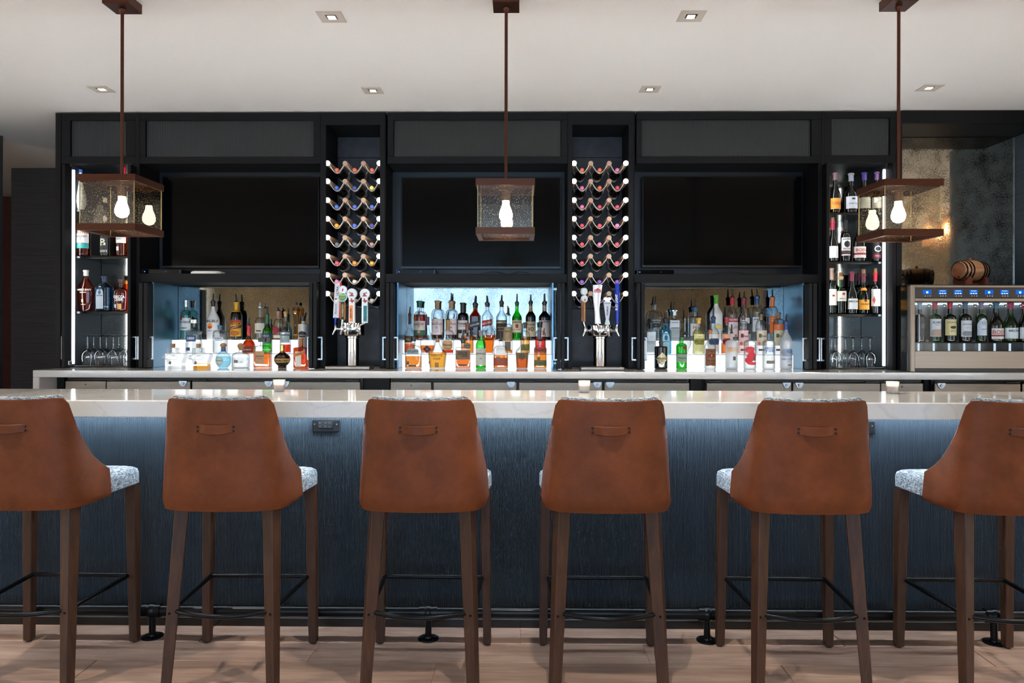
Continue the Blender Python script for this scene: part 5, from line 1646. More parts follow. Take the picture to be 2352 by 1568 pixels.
# ---- left niche
sp('sea green rum bottle with silver cap and white label, leftmost on the upper step', 'B', 'b', 573, 375, 132, pr(.60, .76, .36, 'round'), G_seagrn, liquid='water', fill=600, labels=[(590, 740, .97, 'e9ecec'), (565, 622, .26, 'a52c34', 'oval', -.55)], texts=[('BACARDI', 640, 26, '23262a'), ('SUPERIOR', 712, 16, '23262a', .6)], cap=(455, 'c8cccc', 1.15, 1), group=GB)
sp('opaque white coconut rum bottle with sunset emblem and pourer', 'B', 'b', 907, 388, 150, pr(.50, .84, .29, 'slope'), G_white, labels=[(650, 722, .42, 'f0a030', 'oval', -.15), (686, 722, .40, 'd84828', 'oval', -.15)], texts=[('MALIBU', 628, 34, '4a2a20', .9), ('CARIBBEAN RUM', 745, 10, '8a7a70', .7)], cap=(450, '1c1a1a', 1.12), pour=290, group=GB)
b_ = sp('dark rum bottle with yellow neck and yellow red label', 'B', 'b', 1190, 397, 140, pr(.56, .80, .36, 'round'), G_dark, labels=[(612, 815, .97, 'd8a82c'), (612, 645, .97, 'b43a24'), (690, 725, .97, '7a1f28', 'diag'), (740, 812, .8, 'b86a20', 'oval')], texts=[("MYERS'S RUM", 660, 26, '2a1408', .9), ('Original Dark', 707, 16, 'f0d890', .8, 0, .3)], cap=(515, 'e0a822', 1.06), pour=292, group=GB)
sp('clear bottle with cream label and metal pourer, right of the dark rum', 'B', 'b', 1483, 462, 124, pr(.52, .70, .42, 'round'), G_clear, liquid='water', fill=620, labels=[(655, 775, .96, 'e3d9c8'), (740, 755, .5, '4a4440')], pour=400, pourmat=M_chrome, group=GB)
sp('clear flask with red label and red neck band on the upper step', 'B', 'b', 1710, 508, 122, pr(.55, .74, .38, 'round'), G_clear, liquid='copper', fill=830, labels=[(690, 790, .7, 'a8283a', 'oval', -.3), (800, 835, .9, 'e8dcc8')], cap=(585, 'b07a68', 1.06), pour=462, group=GB)
sp('ornate fluted bottle of golden liqueur with dark cap', 'B', 'b', 1925, 400, 100, [(0, .75), (.05, .8), (.25, .55), (.5, .6), (.65, .85), (.78, 1.0), (.86, .8), (.9, .34), (.955, .3), (1, .3)], G_clear, liquid='gold', fill=470, labels=[(560, 790, .35, '2a2420'), (790, 800, .7, 'c8a850')], texts=[('ST GERMAIN', 680, 20, 'c8a850', .3)], cap=(432, '3a2820', 1.2), group=GB)
sp('grey ceramic bottle with black cap and round black label, at right on the lower step', 'B', 'm', 2013, 568, 126, pr(.76, .80, .36, 'flat'), G_ceram, labels=[(748, 832, .8, '17171a', 'oval')], texts=[('HIGHLAND PARK', 800, 14, 'd8d2c4', .7)], cap=(628, '141416', 1.25), group=GB)
sp('clear tapered tequila bottle with silver cap and blue label', 'B', 'm', 671, 612, 184, pr(.64, .69, .28, 'flat', 1.0, [(.3, .95), (.55, .86)]) [:-12] + [(.66, .80), (.70, .72), (.72, .40), (.74, .36), (.90, .36), (.905, .5), (1, .5)], G_clear, n=5, depth=.7, liquid='water', fill=760, labels=[(800, 876, .72, '2a4272', 'rect', -.14), (950, 990, .26, '2a4272', 'rect', -.5)], texts=[('1800', 838, 36, 'e8ecf4', .6, -.14)], cap=(655, 'c4c8cc', 1.06, 1), group=GB)
sp('clear round shouldered tequila bottle with blue cap on the lower step', 'B', 'm', 993, 682, 174, pr(.72, .84, .26, 'round'), G_clear, liquid='water', fill=800, labels=[(820, 870, .75, 'dfe6ea', 'cart')], texts=[('REPUBLIC', 836, 18, '2a3a6a', .7), ('TEQUILA', 858, 12, '2a3a6a', .5)], cap=(727, '2f5878', 1.25), group=GB)
sp('amber orange liqueur bottle with red ribbon, round base and pourer', 'B', 'm', 1345, 684, 158, [(0, .88), (.03, 1), (.2, 1), (.32, .95), (.42, .72), (.5, .42), (.58, .33), (.7, .29), (.955, .27), (.96, .33), (1, .33)], G_amber, liquid='copper', fill=860, labels=[(935, 1010, .8, '5a2a22'), (940, 1005, .72, '7a3028')], texts=[('Grand Marnier', 975, 16, 'e8d8c0', .66)], cap=(800, 'c0202c', 1.04), pour=592, group=GB)
sp('slim green bottle with dark label and pourer behind the square amaretto', 'B', 'm', 1572, 548, 118, pr(.56, .76, .36, 'slope'), G_green, liquid='green', fill=700, labels=[(775, 900, .95, '1f3440'), (830, 895, .6, '6a6458', 'rect', .2)], texts=[('VIDA', 808, 26, '9ab0b8', .7)], cap=(640, '0f5c2a', 1.03), pour=452, group=GB)
sp('clear bottle of red aperitif with dark blue name band and gold cap', 'B', 'm', 1795, 512, 132, pr(.55, .78, .3, 'slope'), G_clear, liquid='red', fill=915, labels=[(755, 802, .97, '1f2a4a'), (804, 892, .9, '9fb0b0')], texts=[('CAMPARI', 778, 30, 'f2f2ee', .92)], cap=(575, 'b89050', 1.1), group=GB)
def texas_bottle(cx, corkx, label, fill):
    Yb = 5.215; s = 5.3455
    x = PX(320 + cx / s, Yb, 840)
    t = thing('spirit_bottle', label, 'bottle', (x, Yb, CT + 0.0008), 0, GB)
    k = Yb / FOC / s
    def q(px_, py_): return ((px_ - cx) * k, PZ(620 + py_ / s, Yb, 400) - CT)
    pts = [(300, 1062), (330, 1045), (356, 1040), (358, 965), (372, 958), (455, 958), (468, 965), (468, 1015), (500, 1022), (560, 1020), (574, 1040), (560, 1090), (545, 1130), (548, 1212), (372, 1214), (368, 1150), (352, 1100), (325, 1095), (305, 1085)]
    o = [q(a - 440 + cx, c) for a, c in pts]
    b = MB(); b.prism(o, -0.032, 0.032); b.build('glass', G_clear, t, smooth=False)
    li = [q(a - 440 + cx, c) for a, c in ((376, fill), (540, fill), (542, 1204), (377, 1206))]
    b = MB(); b.prism(li, -0.028, 0.028); b.build('liquid', liq('honey' if fill < 1170 else 'water'), t, smooth=False)
    c0 = q(corkx, 905); c1 = q(corkx, 948)
    b = MB(); b.lathe([(0.014, c1[1] - 0.004), (0.014, c1[1]), (0.0155, c1[1] + 0.001), (0.016, c0[1] - 0.002), (0.0145, c0[1])], 16, (c0[0], 0, 0)); b.build('cork', M_cork, t)
    m = lmat('3a3a3a')
    b = MB(); f = [q(a - 440 + cx, c) for a, c in ((395, 1032), (492, 1032), (495, 1085), (470, 1098), (415, 1098), (394, 1085))]
    for i in range(6):
        p0, p1 = f[i], f[(i + 1) % 6]
        b.tube([(p0[0], -0.0325, p0[1]), (p1[0], -0.0325, p1[1])], 0.0005, 4)
    text_flat(b, 'REPUBLIC', (q(cx + 4, 0)[0], -0.0328, q(0, 1050)[1]), 0.006, 0.045, 0.02)
    b.build('lettering', m, t, smooth=False)
    b = MB(); g = q(cx - 38, 1138); b.box(-0.008, 0.008, -0.001, 0.0, -0.011, 0.011, M=Matrix.Translation((g[0], -0.0325, g[1])) @ Matrix.Rotation(0.3, 4, 'Y')); b.build('price_tag', lmat('6a625a'), t, smooth=False)
texas_bottle(440, 412, 'clear state-shaped tequila bottle with cork, leftmost of the front row', 1180)
texas_bottle(752, 727, 'state-shaped tequila bottle holding a little amber liquid, second in front row', 1148)
sp('pale blue round flask tequila with mushroom cork and oval label', 'B', 'f', 1032, 955, 196, [(0, .5), (.03, .56), (.1, .78), (.25, .97), (.4, 1.0), (.55, .95), (.68, .78), (.78, .45), (.82, .28), (.9, .24), (1, .24)], G_pale, depth=.55, liquid='paleblue', fill=1060, labels=[(1062, 1168, .52, '6f9db0', 'oval', -.35), (1070, 1160, .46, 'b9c2b4', 'oval', -.35)], texts=[('Reposado', 1112, 22, '2c4a5a', .5, -.35)], cap=(1000, '2a4a80', 1.15), ring=([(0.010, 955), (0.016, 946), (0.023, 932), (0.021, 912), (0.012, 900), (0.001, 897)], 'cork'), group=GB)
sp('squat clear tequila bottle with big ball cork stopper', 'B', 'f', 1246, 985, 204, pr(.66, .90, .24, 'round'), G_clear, n=3, depth=.8, liquid='water', fill=1080, labels=[(1100, 1140, .25, '7a766e', 'rect', -.3)], texts=[('SILVER', 1125, 18, 'a0a4a4', .5, .2)], ring=([(0.012, 985), (0.015, 972), (0.021, 950), (0.024, 928), (0.018, 908), (0.006, 900), (0.001, 899)], 'cork'), group=GB)
sp('square amaretto bottle with orange liquid, tan label and black cap', 'B', 'f', 1516, 840, 206, [(0, .93), (.02, .98), (.05, 1), (.62, 1), (.7, .96), (.74, .8), (.76, .36), (.78, .3), (.88, .3), (.885, .48), (1, .48)], G_clear, n=7, depth=.6, liquid='orange', fill=1012, labels=[(995, 1148, .52, 'a8805c', 'rect', -.16)], texts=[('DISARONNO', 1056, 22, '3a2a1c', .5, -.16), ('ORIGINALE', 1085, 9, '3a2a1c', .4, -.16)], cap=(882, '1c1a18', 1.03), group=GB)
sp('round purple black liqueur orb with gold band and gold crown cap', 'B', 'f', 1756, 925, 198, [(0, .5), (.02, .54), (.06, .5), (.1, .52), (.16, .72), (.25, .91), (.36, 1.0), (.46, .97), (.56, .82), (.64, .52), (.69, .3), (.74, .26), (.9, .27), (1, .28)], G_brown, labels=[(1085, 1132, .97, 'b08a48')], texts=[('CHAMBORD', 1109, 26, '2a1a10', .8)], cap=(1015, 'a8864a', 1.04, 1), group=GB)
sp('orange square liqueur bottle with white ribbon label, rightmost of the front row', 'B', 'f', 1988, 838, 170, pr(.62, .70, .27, 'flat'), G_amber, n=6, depth=.8, liquid='orange', fill=930, labels=[(1000, 1185, .42, 'd8d2c8', 'rect', -.2), (1003, 1050, .7, 'c07a40', 'diag', -.1)], texts=[('COINTREAU', 1030, 15, '5a2a14', .6, -.1, .3)], group=GB)

# ---- middle niche
sp('scotch bottle with green cap, cream label and green band, leftmost tall one', 'D', 'b', 437, 374, 140, pr(.60, .74, .40, 'round'), G_clear, liquid='copper', fill=535, labels=[(612, 722, .97, 'e4d2c4'), (722, 780, .97, '1f6a54'), (722, 760, .3, 'c88a5a', 'oval')], texts=[('THE', 632, 12, '4a3a30', .3), ('GLENLIVET', 652, 26, '3a2a24', .9), ('12', 676, 22, '3a2a24', .4)], cap=(450, '1f5a48', 1.15), group=GD)
for cx_, cy_, num, lab in ((650, 370, '12', 'clear scotch bottle with pale pink label and gold cap, no pourer'), (818, 378, '18', 'clear scotch bottle with pale pink label and gold cap, fitted with a pourer')):
    sp(lab, 'D', 'b', cx_, cy_, 142, pr(.62, .80, .37, 'round', .95), G_clear, liquid='cola', fill=760, labels=[(586, 776, .95, 'e6d5d3')], texts=[('THE', 632, 11, '5a4a4c', .2), ('MACALLAN', 648, 20, '5a4a4c', .85), (num, 690, 24, '4a3a3c', .4), ('SCOTCH', 735, 9, '8a7a7c', .5)], cap=(464, 'a8845c', 1.08), pour=(276 if num == '18' else None), group=GD)
sp('dark scotch bottle with black cap and white label left of the red brown square bottle', 'D', 'b', 955, 395, 122, pr(.60, .74, .42, 'round'), G_dark, labels=[(606, 716, .97, 'e6dad4'), (760, 812, .8, 'd0c8c0')], texts=[("Dewar's", 642, 30, '2a2220', .9), ('WHITE LABEL', 675, 10, '5a4a44', .7)], cap=(500, '16161a', 1.1), group=GD)
sp('square red brown scotch bottle with slanted black label', 'D', 'b', 1102, 402, 126, pr(.66, .80, .34, 'cone'), clear('bottle glass red brown', 'a83c1c', '3c0c06'), n=5, depth=.9, liquid='cola', fill=560, labels=[(620, 690, .97, '1c2c34', 'diag'), (780, 800, .4, 'c8a080')], texts=[('BLACK LABEL', 655, 22, 'd8d4c8', .9, 0, .27)], cap=(450, '1c1a20', 1.12), pour=306, group=GD)
sp('square clear scotch bottle with slanted red label', 'D', 'b', 1247, 398, 122, pr(.66, .80, .34, 'cone'), G_clear, n=5, depth=.9, liquid='water', fill=830, labels=[(600, 670, .97, 'a8282c', 'diag')], texts=[('RED LABEL', 636, 22, 'f0d8c8', .9, 0, .27)], cap=(440, '2a2a30', 1.1), pour=306, group=GD)
sp('clear irish whiskey bottle with black arched label', 'D', 'b', 1420, 382, 128, pr(.58, .80, .33, 'slope'), G_clear, liquid='cola', fill=780, labels=[(604, 815, .97, '2a2018')], texts=[('JAMESON', 632, 30, 'd8c8a0', .92), ('BLACK BARREL', 690, 14, 'c8b080', .7), ('BARREL', 725, 14, 'c8b080', .5)], cap=(440, '1f1d1c', 1.06), pour=299, group=GD)
sp('green irish whiskey bottle with cream label and red crest', 'D', 'b', 1606, 392, 118, pr(.58, .80, .34, 'slope'), G_green, labels=[(606, 750, .97, 'e6d8b4'), (650, 695, .3, 'a8382c')], texts=[('JAMESON', 630, 28, '3a2a18', .92), ('IRISH WHISKEY', 715, 10, '5a4a30', .7)], cap=(430, '154a2c', 1.06), pour=284, liquid='green', fill=560, group=GD)
sp('dark whisky bottle with cream label, second from the right in back', 'D', 'b', 1772, 382, 120, pr(.60, .80, .33, 'slope'), G_dark, labels=[(620, 800, .97, 'c8b490'), (430, 500, .8, 'b89868')], texts=[("SEAGRAM'S", 655, 18, '2a2018', .8), ('VO', 710, 48, '2a2018', .6)], cap=(410, '1a1818', 1.1), pour=294, group=GD)
sp('dark whiskey bottle with white label and large red numeral, rightmost in back', 'D', 'b', 1940, 386, 136, pr(.60, .78, .32, 'slope'), G_dark, labels=[(606, 802, .97, 'ddd2c6'), (430, 495, .7, 'c8b8a8')], texts=[('SEAGRAMS', 622, 16, '3a2a28', .85), ('7', 722, 125, 'b8242c', .8)], cap=(412, '1a1818', 1.1), pour=281, group=GD)
sp('clear brandy bottle with dark neck and pourer at the far left', 'D', 'm', 320, 532, 128, pr(.46, .74, .24, 'slope'), G_clear, liquid='copper', fill=880, labels=[(790, 872, .75, '4a3a28', 'rect', -.25)], texts=[('E&J', 835, 30, 'c8a868', .6, -.25)], cap=(652, '2a2018', 1.1), pour=440, group=GD)
sp('teardrop cognac bottle with purple cap and dark star emblem', 'D', 'm', 532, 566, 184, [(0, .62), (.03, .7), (.12, .9), (.25, 1), (.38, .94), (.5, .62), (.6, .34), (.7, .24), (.955, .22), (1, .24)], G_clear, depth=.6, liquid='orange', fill=905, labels=[(902, 1000, .62, '3a2438', 'diamond')], texts=[('VS', 950, 16, 'c8a868', .3)], cap=(662, '4a2c5a', 1.12), group=GD)
sp('broad cognac bottle with gold neck and tan label', 'D', 'm', 776, 602, 160, pr(.50, .72, .26, 'round', .85), G_clear, depth=.8, liquid='red', fill=960, labels=[(845, 962, .8, 'c8a070', 'cart')], texts=[('Hennessy', 900, 30, '3a2a1c', .72), ('COGNAC', 945, 12, '3a2a1c', .5)], cap=(720, 'a8783c', 1.1), pour=506, group=GD)
sp('round bourbon bottle with red wax top and amber liquor', 'D', 'm', 1012, 642, 152, pr(.56, .70, .30, 'round'), G_clear, n=3, depth=.8, liquid='amber', fill=790, labels=[(870, 950, .6, '9a8060', 'oval')], texts=[("MAKER'S", 905, 20, '3a2a1c', .55)], cap=(722, '6a2c20', 1.12), group=GD)
sp('cone shaped decanter with glass stopper and orange liquor', 'D', 'm', 1267, 550, 156, [(0, .66), (.02, .7), (.2, .80), (.42, .95), (.55, 1), (.6, .95), (.68, .62), (.76, .3), (.82, .24), (.86, .34), (.98, .36), (1, .3)], G_clear, n=3, liquid='orange', fill=785, texts=[('WHISKEY', 760, 14, 'a06a3c', .5)], group=GD)
sp('clear bottle with tall tan paper tag and pourer behind the clear front bourbon', 'D', 'm', 1497, 532, 116, pr(.60, .76, .36, 'round'), G_clear, liquid='amber', fill=960, labels=[(684, 852, .95, '9a8460'), (855, 970, .6, '7a6a50')], texts=[('BASIL', 735, 22, '4a3a24', .6)], pour=430, group=GD)
sp('rye bottle with olive label and dark top, right side of the lower step', 'D', 'm', 1706, 632, 112, pr(.58, .74, .34, 'round'), G_clear, n=3, liquid='honey', fill=800, labels=[(890, 965, .9, '7a7a34')], texts=[('RYE', 830, 24, '5a3414', .6)], cap=(700, '3a302a', 1.1), group=GD)
sp('orange red bourbon bottle behind the rightmost front bottle', 'D', 'm', 1888, 628, 130, pr(.58, .74, .30, 'round'), G_clear, n=3, liquid='red', fill=800, texts=[('BULLEIT', 832, 22, '4a1a10', .8)], cap=(690, '1a1a1c', 1.15), group=GD)
sp('bourbon bottle with blue grey arched label and black cap, front left', 'D', 'f', 365, 797, 198, pr(.56, .72, .24, 'round'), G_clear, n=4, depth=.65, liquid='amber', fill=1035, labels=[(942, 1006, .70, '7f9096', 'arch'), (1095, 1138, .18, '6a4a2c', 'rect', -.6), (1133, 1155, .48, '5a3c20', 'rect', -.05)], texts=[('GENTLEMAN', 972, 18, '2a3034', .62), ('JACK', 990, 14, '2a3034', .3)], cap=(857, '141416', 1.18), group=GD)
sp('cone necked bourbon bottle with amber liquor and cork, front row', 'D', 'f', 652, 836, 226, [(0, .76), (.02, .80), (.05, .83), (.3, .92), (.55, 1.0), (.58, .96), (.66, .62), (.76, .38), (.86, .24), (.95, .2), (1, .2)], G_clear, n=2.6, depth=.7, liquid='honey', fill=990, labels=[(1108, 1165, .24, '9a6a2c'), (1090, 1125, .08, '5a3c20', 'rect', -.85)], texts=[('REBECCA', 1022, 28, '6a3a10', .62), ('CREEK', 1062, 24, '6a3a10', .45)], cap=(868, 'cork', 1.1), group=GD)
sp('square bourbon bottle with brown label and black wax cap', 'D', 'f', 960, 842, 178, pr(.66, .76, .24, 'flat'), G_clear, n=7, depth=.6, liquid='orange', fill=965, labels=[(962, 1072, .94, '6a5238'), (1130, 1152, .66, '4a3420')], texts=[('KNOB', 1000, 40, '1c140c', .6), ('CREEK', 1030, 20, '1c140c', .55, .25)], cap=(880, '121214', 1.25), pour=726, group=GD)
sp('green scotch bottle with pale grey label, middle of the front row', 'D', 'f', 1174, 727, 122, pr(.58, .76, .36, 'round'), G_green, liquid='green', fill=940, labels=[(940, 1142, .96, 'b9bcb0')], texts=[('LAPHROAIG', 1002, 22, '23282a', .92), ('10', 1060, 22, '23282a', .4), ('ISLAY', 965, 10, '23282a', .4)], cap=(796, '6f7478', 1.12), group=GD)
sp('clear bourbon bottle with white label over red brown band, front row', 'D', 'f', 1412, 852, 176, pr(.66, .84, .24, 'round'), G_clear, n=3, depth=.8, liquid='amber', fill=1022, labels=[(892, 1015, .62, 'e8eaea'), (1052, 1146, .95, '8a3a24'), (1040, 1082, .2, '6a5a50', 'rect', -.3)], texts=[('FOUR ROSES', 945, 18, 'c0c4c4', .5)], pour=690, group=GD)
sp('bourbon bottle with brown portrait label and red amber liquor, front row', 'D', 'f', 1668, 842, 160, pr(.56, .84, .27, 'slope', .86), G_clear, liquid='copper', fill=1050, labels=[(990, 1062, .92, '6a5640'), (995, 1075, .5, '4a3a28', 'oval')], texts=[('1792', 1110, 22, 'b86a50', .6)], pour=640, group=GD)
sp('bourbon bottle with olive label and tall black pourer, rightmost of the front row', 'D', 'f', 1886, 852, 152, pr(.70, .84, .28, 'round'), G_clear, n=4, depth=.7, liquid='amber', fill=985, labels=[(935, 985, .95, '8a2c14'), (1080, 1150, .97, '5c5a1e'), (1040, 1082, .22, '5a4a30', 'rect', -.25)], texts=[('BULLEIT', 960, 24, '3a140a', .85), ('BOURBON', 1115, 16, '2a2a10', .8)], pour=690, group=GD)

# ---- right niche
sp('wide clear gin bottle with black eight sided label, leftmost in back', 'F', 'b', 234, 412, 186, pr(.60, .84, .24, 'round'), G_clear, depth=.6, liquid='water', fill=640, labels=[(582, 690, .68, '23262a', 'cart')], texts=[('AVIATION', 605, 22, 'e0e4e4', .6), ('AMERICAN GIN', 632, 13, 'e0e4e4', .5), ('No. 1', 665, 9, 'e0e4e4', .3)], pour=310, group=GF)
sp('square clear gin bottle with white label beside the blue bottle', 'F', 'b', 460, 482, 164, pr(.66, .72, .44, 'flat'), G_clear, n=6, depth=.7, liquid='water', fill=640, labels=[(605, 690, .66, 'e2e6ea'), (700, 850, .66, 'a8b0b4')], texts=[('THE BOTANIST', 632, 14, '3a4248', .55)], cap=(545, 'b4b8ba', 1.05, 1), pour=378, group=GF)
sp('clear vodka bottle with dark blue neck and white label in back', 'F', 'b', 712, 452, 156, pr(.64, .74, .42, 'flat'), G_clear, n=3, liquid='water', fill=600, labels=[(645, 790, .55, 'dfe2e0', 'rect', -.3)], texts=[('H', 690, 40, 'b84a30', .3, -.3)], cap=(502, '2a4a6c', 1.05), pour=346, group=GF)
sp('frosted white vodka bottle with bright green cap', 'F', 'b', 966, 304, 148, pr(.58, .80, .32, 'slope'), G_white, labels=[(640, 720, .7, 'b8d4ea', 'oval'), (655, 705, .75, 'f0dc70', 'oval', .2)], cap=(406, '5aa42c', 1.12), group=GF)
sp('clear vodka bottle with red neck and red and white label', 'F', 'b', 1160, 332, 130, pr(.60, .82, .34, 'slope'), G_clear, liquid='water', fill=560, labels=[(572, 622, .97, 'c02c3c'), (624, 800, .9, 'f0e8e6'), (770, 800, .3, 'd86a50', 'oval', .4)], texts=[('STOLICHNAYA', 597, 26, 'f4ecec', .94), ('Vodka', 690, 40, 'd89a9c', .7, 0, .3)], cap=(420, 'c02c3c', 1.1), pour=226, group=GF)
sp('clear vodka bottle with dark red neck and pale label in back', 'F', 'b', 1300, 342, 136, pr(.58, .80, .34, 'round'), G_clear, liquid='water', fill=560, labels=[(575, 640, .8, 'e4dede')], cap=(440, '8a2030', 1.1), pour=258, group=GF)
sp('clear vodka bottle with blue neck and white label in back', 'F', 'b', 1458, 322, 140, pr(.62, .78, .34, 'round'), G_clear, liquid='water', fill=520, labels=[(566, 740, .55, 'e8eaec', 'rect', -.35)], texts=[('EFFEN', 595, 18, '3a4a5a', .4, -.35)], cap=(416, '1f4c74', 1.1), pour=222, group=GF)
sp('clear vodka bottle with orange neck strip and orange label', 'F', 'b', 1642, 332, 134, pr(.62, .80, .34, 'round'), G_clear, liquid='water', fill=520, labels=[(556, 756, .62, 'f07828', 'rect', -.1)], texts=[('TEXAS', 585, 16, 'fbe6d4', .5, -.1), ('VODKA', 610, 16, 'fbe6d4', .5, -.1)], cap=(450, 'e87830', 1.08), pour=232, group=GF)
sp('clear squarish gin bottle with pale label and black cap, far left on the lower step', 'F', 'm', 182, 632, 116, pr(.72, .78, .36, 'flat'), G_clear, n=5, depth=.8, liquid='water', fill=760, labels=[(745, 985, .9, 'dfe9ee')], texts=[('WATERLOO', 862, 18, '3a6a8a', .85), ('No.9 GIN', 884, 14, '3a6a8a', .6), ('EST', 805, 10, '4a5a64', .3)], cap=(706, '141518', 1.2), pour=536, group=GF)
sp('light blue gin bottle with silver blue label', 'F', 'm', 356, 592, 134, pr(.66, .80, .30, 'cone'), G_blue, n=5, depth=.75, liquid='paleblue', fill=700, labels=[(740, 985, .62, '9fd0e0', 'arch'), (780, 845, .3, '1f5a80', 'oval')], texts=[('BOMBAY', 765, 16, '1f3a50', .5), ('SAPPHIRE', 858, 14, '1f3a50', .5)], cap=(640, '16181c', 1.15), pour=510, group=GF)
sp('pale yellow vodka bottle with yellow neck and olive cartouche', 'F', 'm', 756, 578, 138, pr(.58, .78, .34, 'slope'), G_clear, liquid='lemon', fill=720, labels=[(770, 976, .9, 'ece6a8'), (820, 896, .9, '9a963a', 'cart')], texts=[('DEEP EDDY', 852, 28, '3a3a14', .8), ('LEMON', 878, 14, '3a3a14', .5), ('VODKA', 800, 10, '8a8440', .3)], cap=(642, 'e0ac24', 1.1), pour=456, group=GF)
sp('clear vodka bottle with blue neck and navy cartouche', 'F', 'm', 932, 572, 136, pr(.58, .78, .34, 'slope'), G_clear, liquid='water', fill=760, labels=[(770, 976, .9, 'd8d8d4'), (820, 896, .9, '24406a', 'cart')], texts=[('DEEP EDDY', 855, 28, '0f1c34', .8)], cap=(642, '24406a', 1.1), pour=452, group=GF)
sp('vodka bottle with orange red liquor, red neck and dark red cartouche', 'F', 'm', 1093, 568, 130, pr(.58, .78, .34, 'slope'), G_clear, liquid='orange', fill=880, labels=[(770, 900, .9, 'e8a88c'), (820, 896, .9, '8a1c28', 'cart')], texts=[('DEEP EDDY', 855, 28, '3a0a10', .8)], cap=(642, 'a0262e', 1.1), pour=450, group=GF)
for cx_, top_, pour_, lc, lq, band, lab in ((1292, 548, 412, 'eec6c6', 'rose', None, 'clear vodka bottle with pink label and bronze cap'), (1507, 532, 418, 'd8c8b4', 'water', None, 'clear vodka bottle with beige botanical label and gold cap'), (1715, 512, None, 'cfc8a8', 'water', 'd8703c', 'clear vodka bottle with green botanical label and orange band')):
    t = sp(lab, 'F', 'm', cx_, top_, 130, pr(.70, .86, .30, 'round'), G_clear, liquid=lq, fill=700, labels=[(726, 906, .92, lc), (765, 810, .22, '5a1f28' if lc == 'eec6c6' else '4a5a2c', 'rect', -.45), (945, 970, .5, '6a5a50', 'rect', -.2)] + ([(655, 720, .95, band)] if band else [(860, 900, .2, 'e0684c', 'oval', -.6)]), texts=[('Ketel', 792, 24, '2a1c20', .45, .25)], cap=(600, '7a6040' if lc != 'eec6c6' else '5a3c30', 1.15), pour=pour_, group=GF)
# clear glass skull bottle
def skull():
    Yb, zb = ROWS['m']
    px = 1460 + 592 / 5.2267
    x = PX(px, Yb, 800)
    t = thing('spirit_bottle', 'clear glass skull shaped vodka bottle on the lower step', 'bottle', (x, Yb, zb + 0.0008), 0, GF)
    k = Yb / FOC / 5.2267
    b = MB(); rings = []
    for z, rx, ry, oy in ((0.0, .24, .2, .05), (.05, .34, .26, .0), (.16, .40, .34, -.03), (.27, .42, .40, -.02), (.36, .55, .5, .0), (.48, .66, .62, .02), (.62, .72, .70, .03), (.76, .69, .68, .04), (.87, .54, .54, .05), (.94, .30, .30, .05), (.96, .16, .16, .05), (1.06, .15, .15, .05), (1.1, .17, .17, .05)):
        ring_ = []
        for j in range(28):
            a = 2 * PI * j / 28
            X = rx * math.cos(a); Yy = ry * math.sin(a) + oy
            if Yy < 0:
                for ex in (-.27, .27):   # eye sockets
                    d2 = ((X - ex) / .2) ** 2 + ((z - .5) / .12) ** 2
                    Yy += 0.28 * math.exp(-d2)
                Yy += 0.16 * math.exp(-((X / .12) ** 2 + ((z - .32) / .07) ** 2))
                if .08 < z < .2: Yy += 0.05 * math.cos(X * 30)
            ring_.append((X * 105 * k, Yy * 90 * k, z * 215 * k))
        rings.append(ring_)
    b.loft(rings); b.build('glass', G_clear, t)
    b = MB(); b.loft([[(p[0] * .9, p[1] * .9, p[2] + 0.002) for p in r] for r in rings[1:8]]); b.build('liquid', liq('water'), t)
    b = MB(); b.lathe([(0.0125, 1.08 * 215 * k), (0.0125, 1.22 * 215 * k), (0.009, 1.25 * 215 * k)], 14, (0, 0.003, 0)); b.build('cap', lmat('2a2a2e'), t)
skull()
sp('black apothecary gin bottle with cream diamond label, front left', 'F', 'f', 304, 862, 156, pr(.76, .84, .24, 'flat'), G_dark, labels=[(985, 1138, .96, 'cfc6a2', 'diamond'), (1080, 1122, .2, '8a8472', 'rect', -.48)], texts=[("HENDRICK'S", 1060, 24, '23221c', .88), ('GIN', 1088, 14, '23221c', .3)], cap=(918, '141414', 1.2), pour=752, group=GF)
sp('bright green gin bottle with grey green label and red seal', 'F', 'f', 551, 812, 128, pr(.70, .82, .34, 'round'), G_green, liquid='green', fill=900, labels=[(1008, 1104, .92, '7f9a86'), (905, 950, .38, '7a1820', 'oval', .4), (998, 1008, .95, '14401e')], texts=[('Tanqueray', 1055, 26, '1c3a28', .8), ('LONDON DRY GIN', 1115, 9, '0f4a1c', .8)], cap=(842, '1c6a34', 1.1), pour=720, group=GF)
sp('clear vodka bottle with kraft brown label and copper cap, front row', 'F', 'f', 895, 722, 132, pr(.58, .80, .29, 'slope'), G_clear, liquid='water', fill=1000, labels=[(944, 1148, .93, '7c4c2c'), (1000, 1050, .62, '4a2414', 'oval'), (1008, 1042, .14, 'd85a30', 'oval')], texts=[("Tito's", 970, 34, '241208', .7), ('Handmade', 1085, 20, '241208', .7), ('VODKA', 1118, 16, '241208', .5)], cap=(770, 'a8603c', 1.08), pour=606, group=GF)
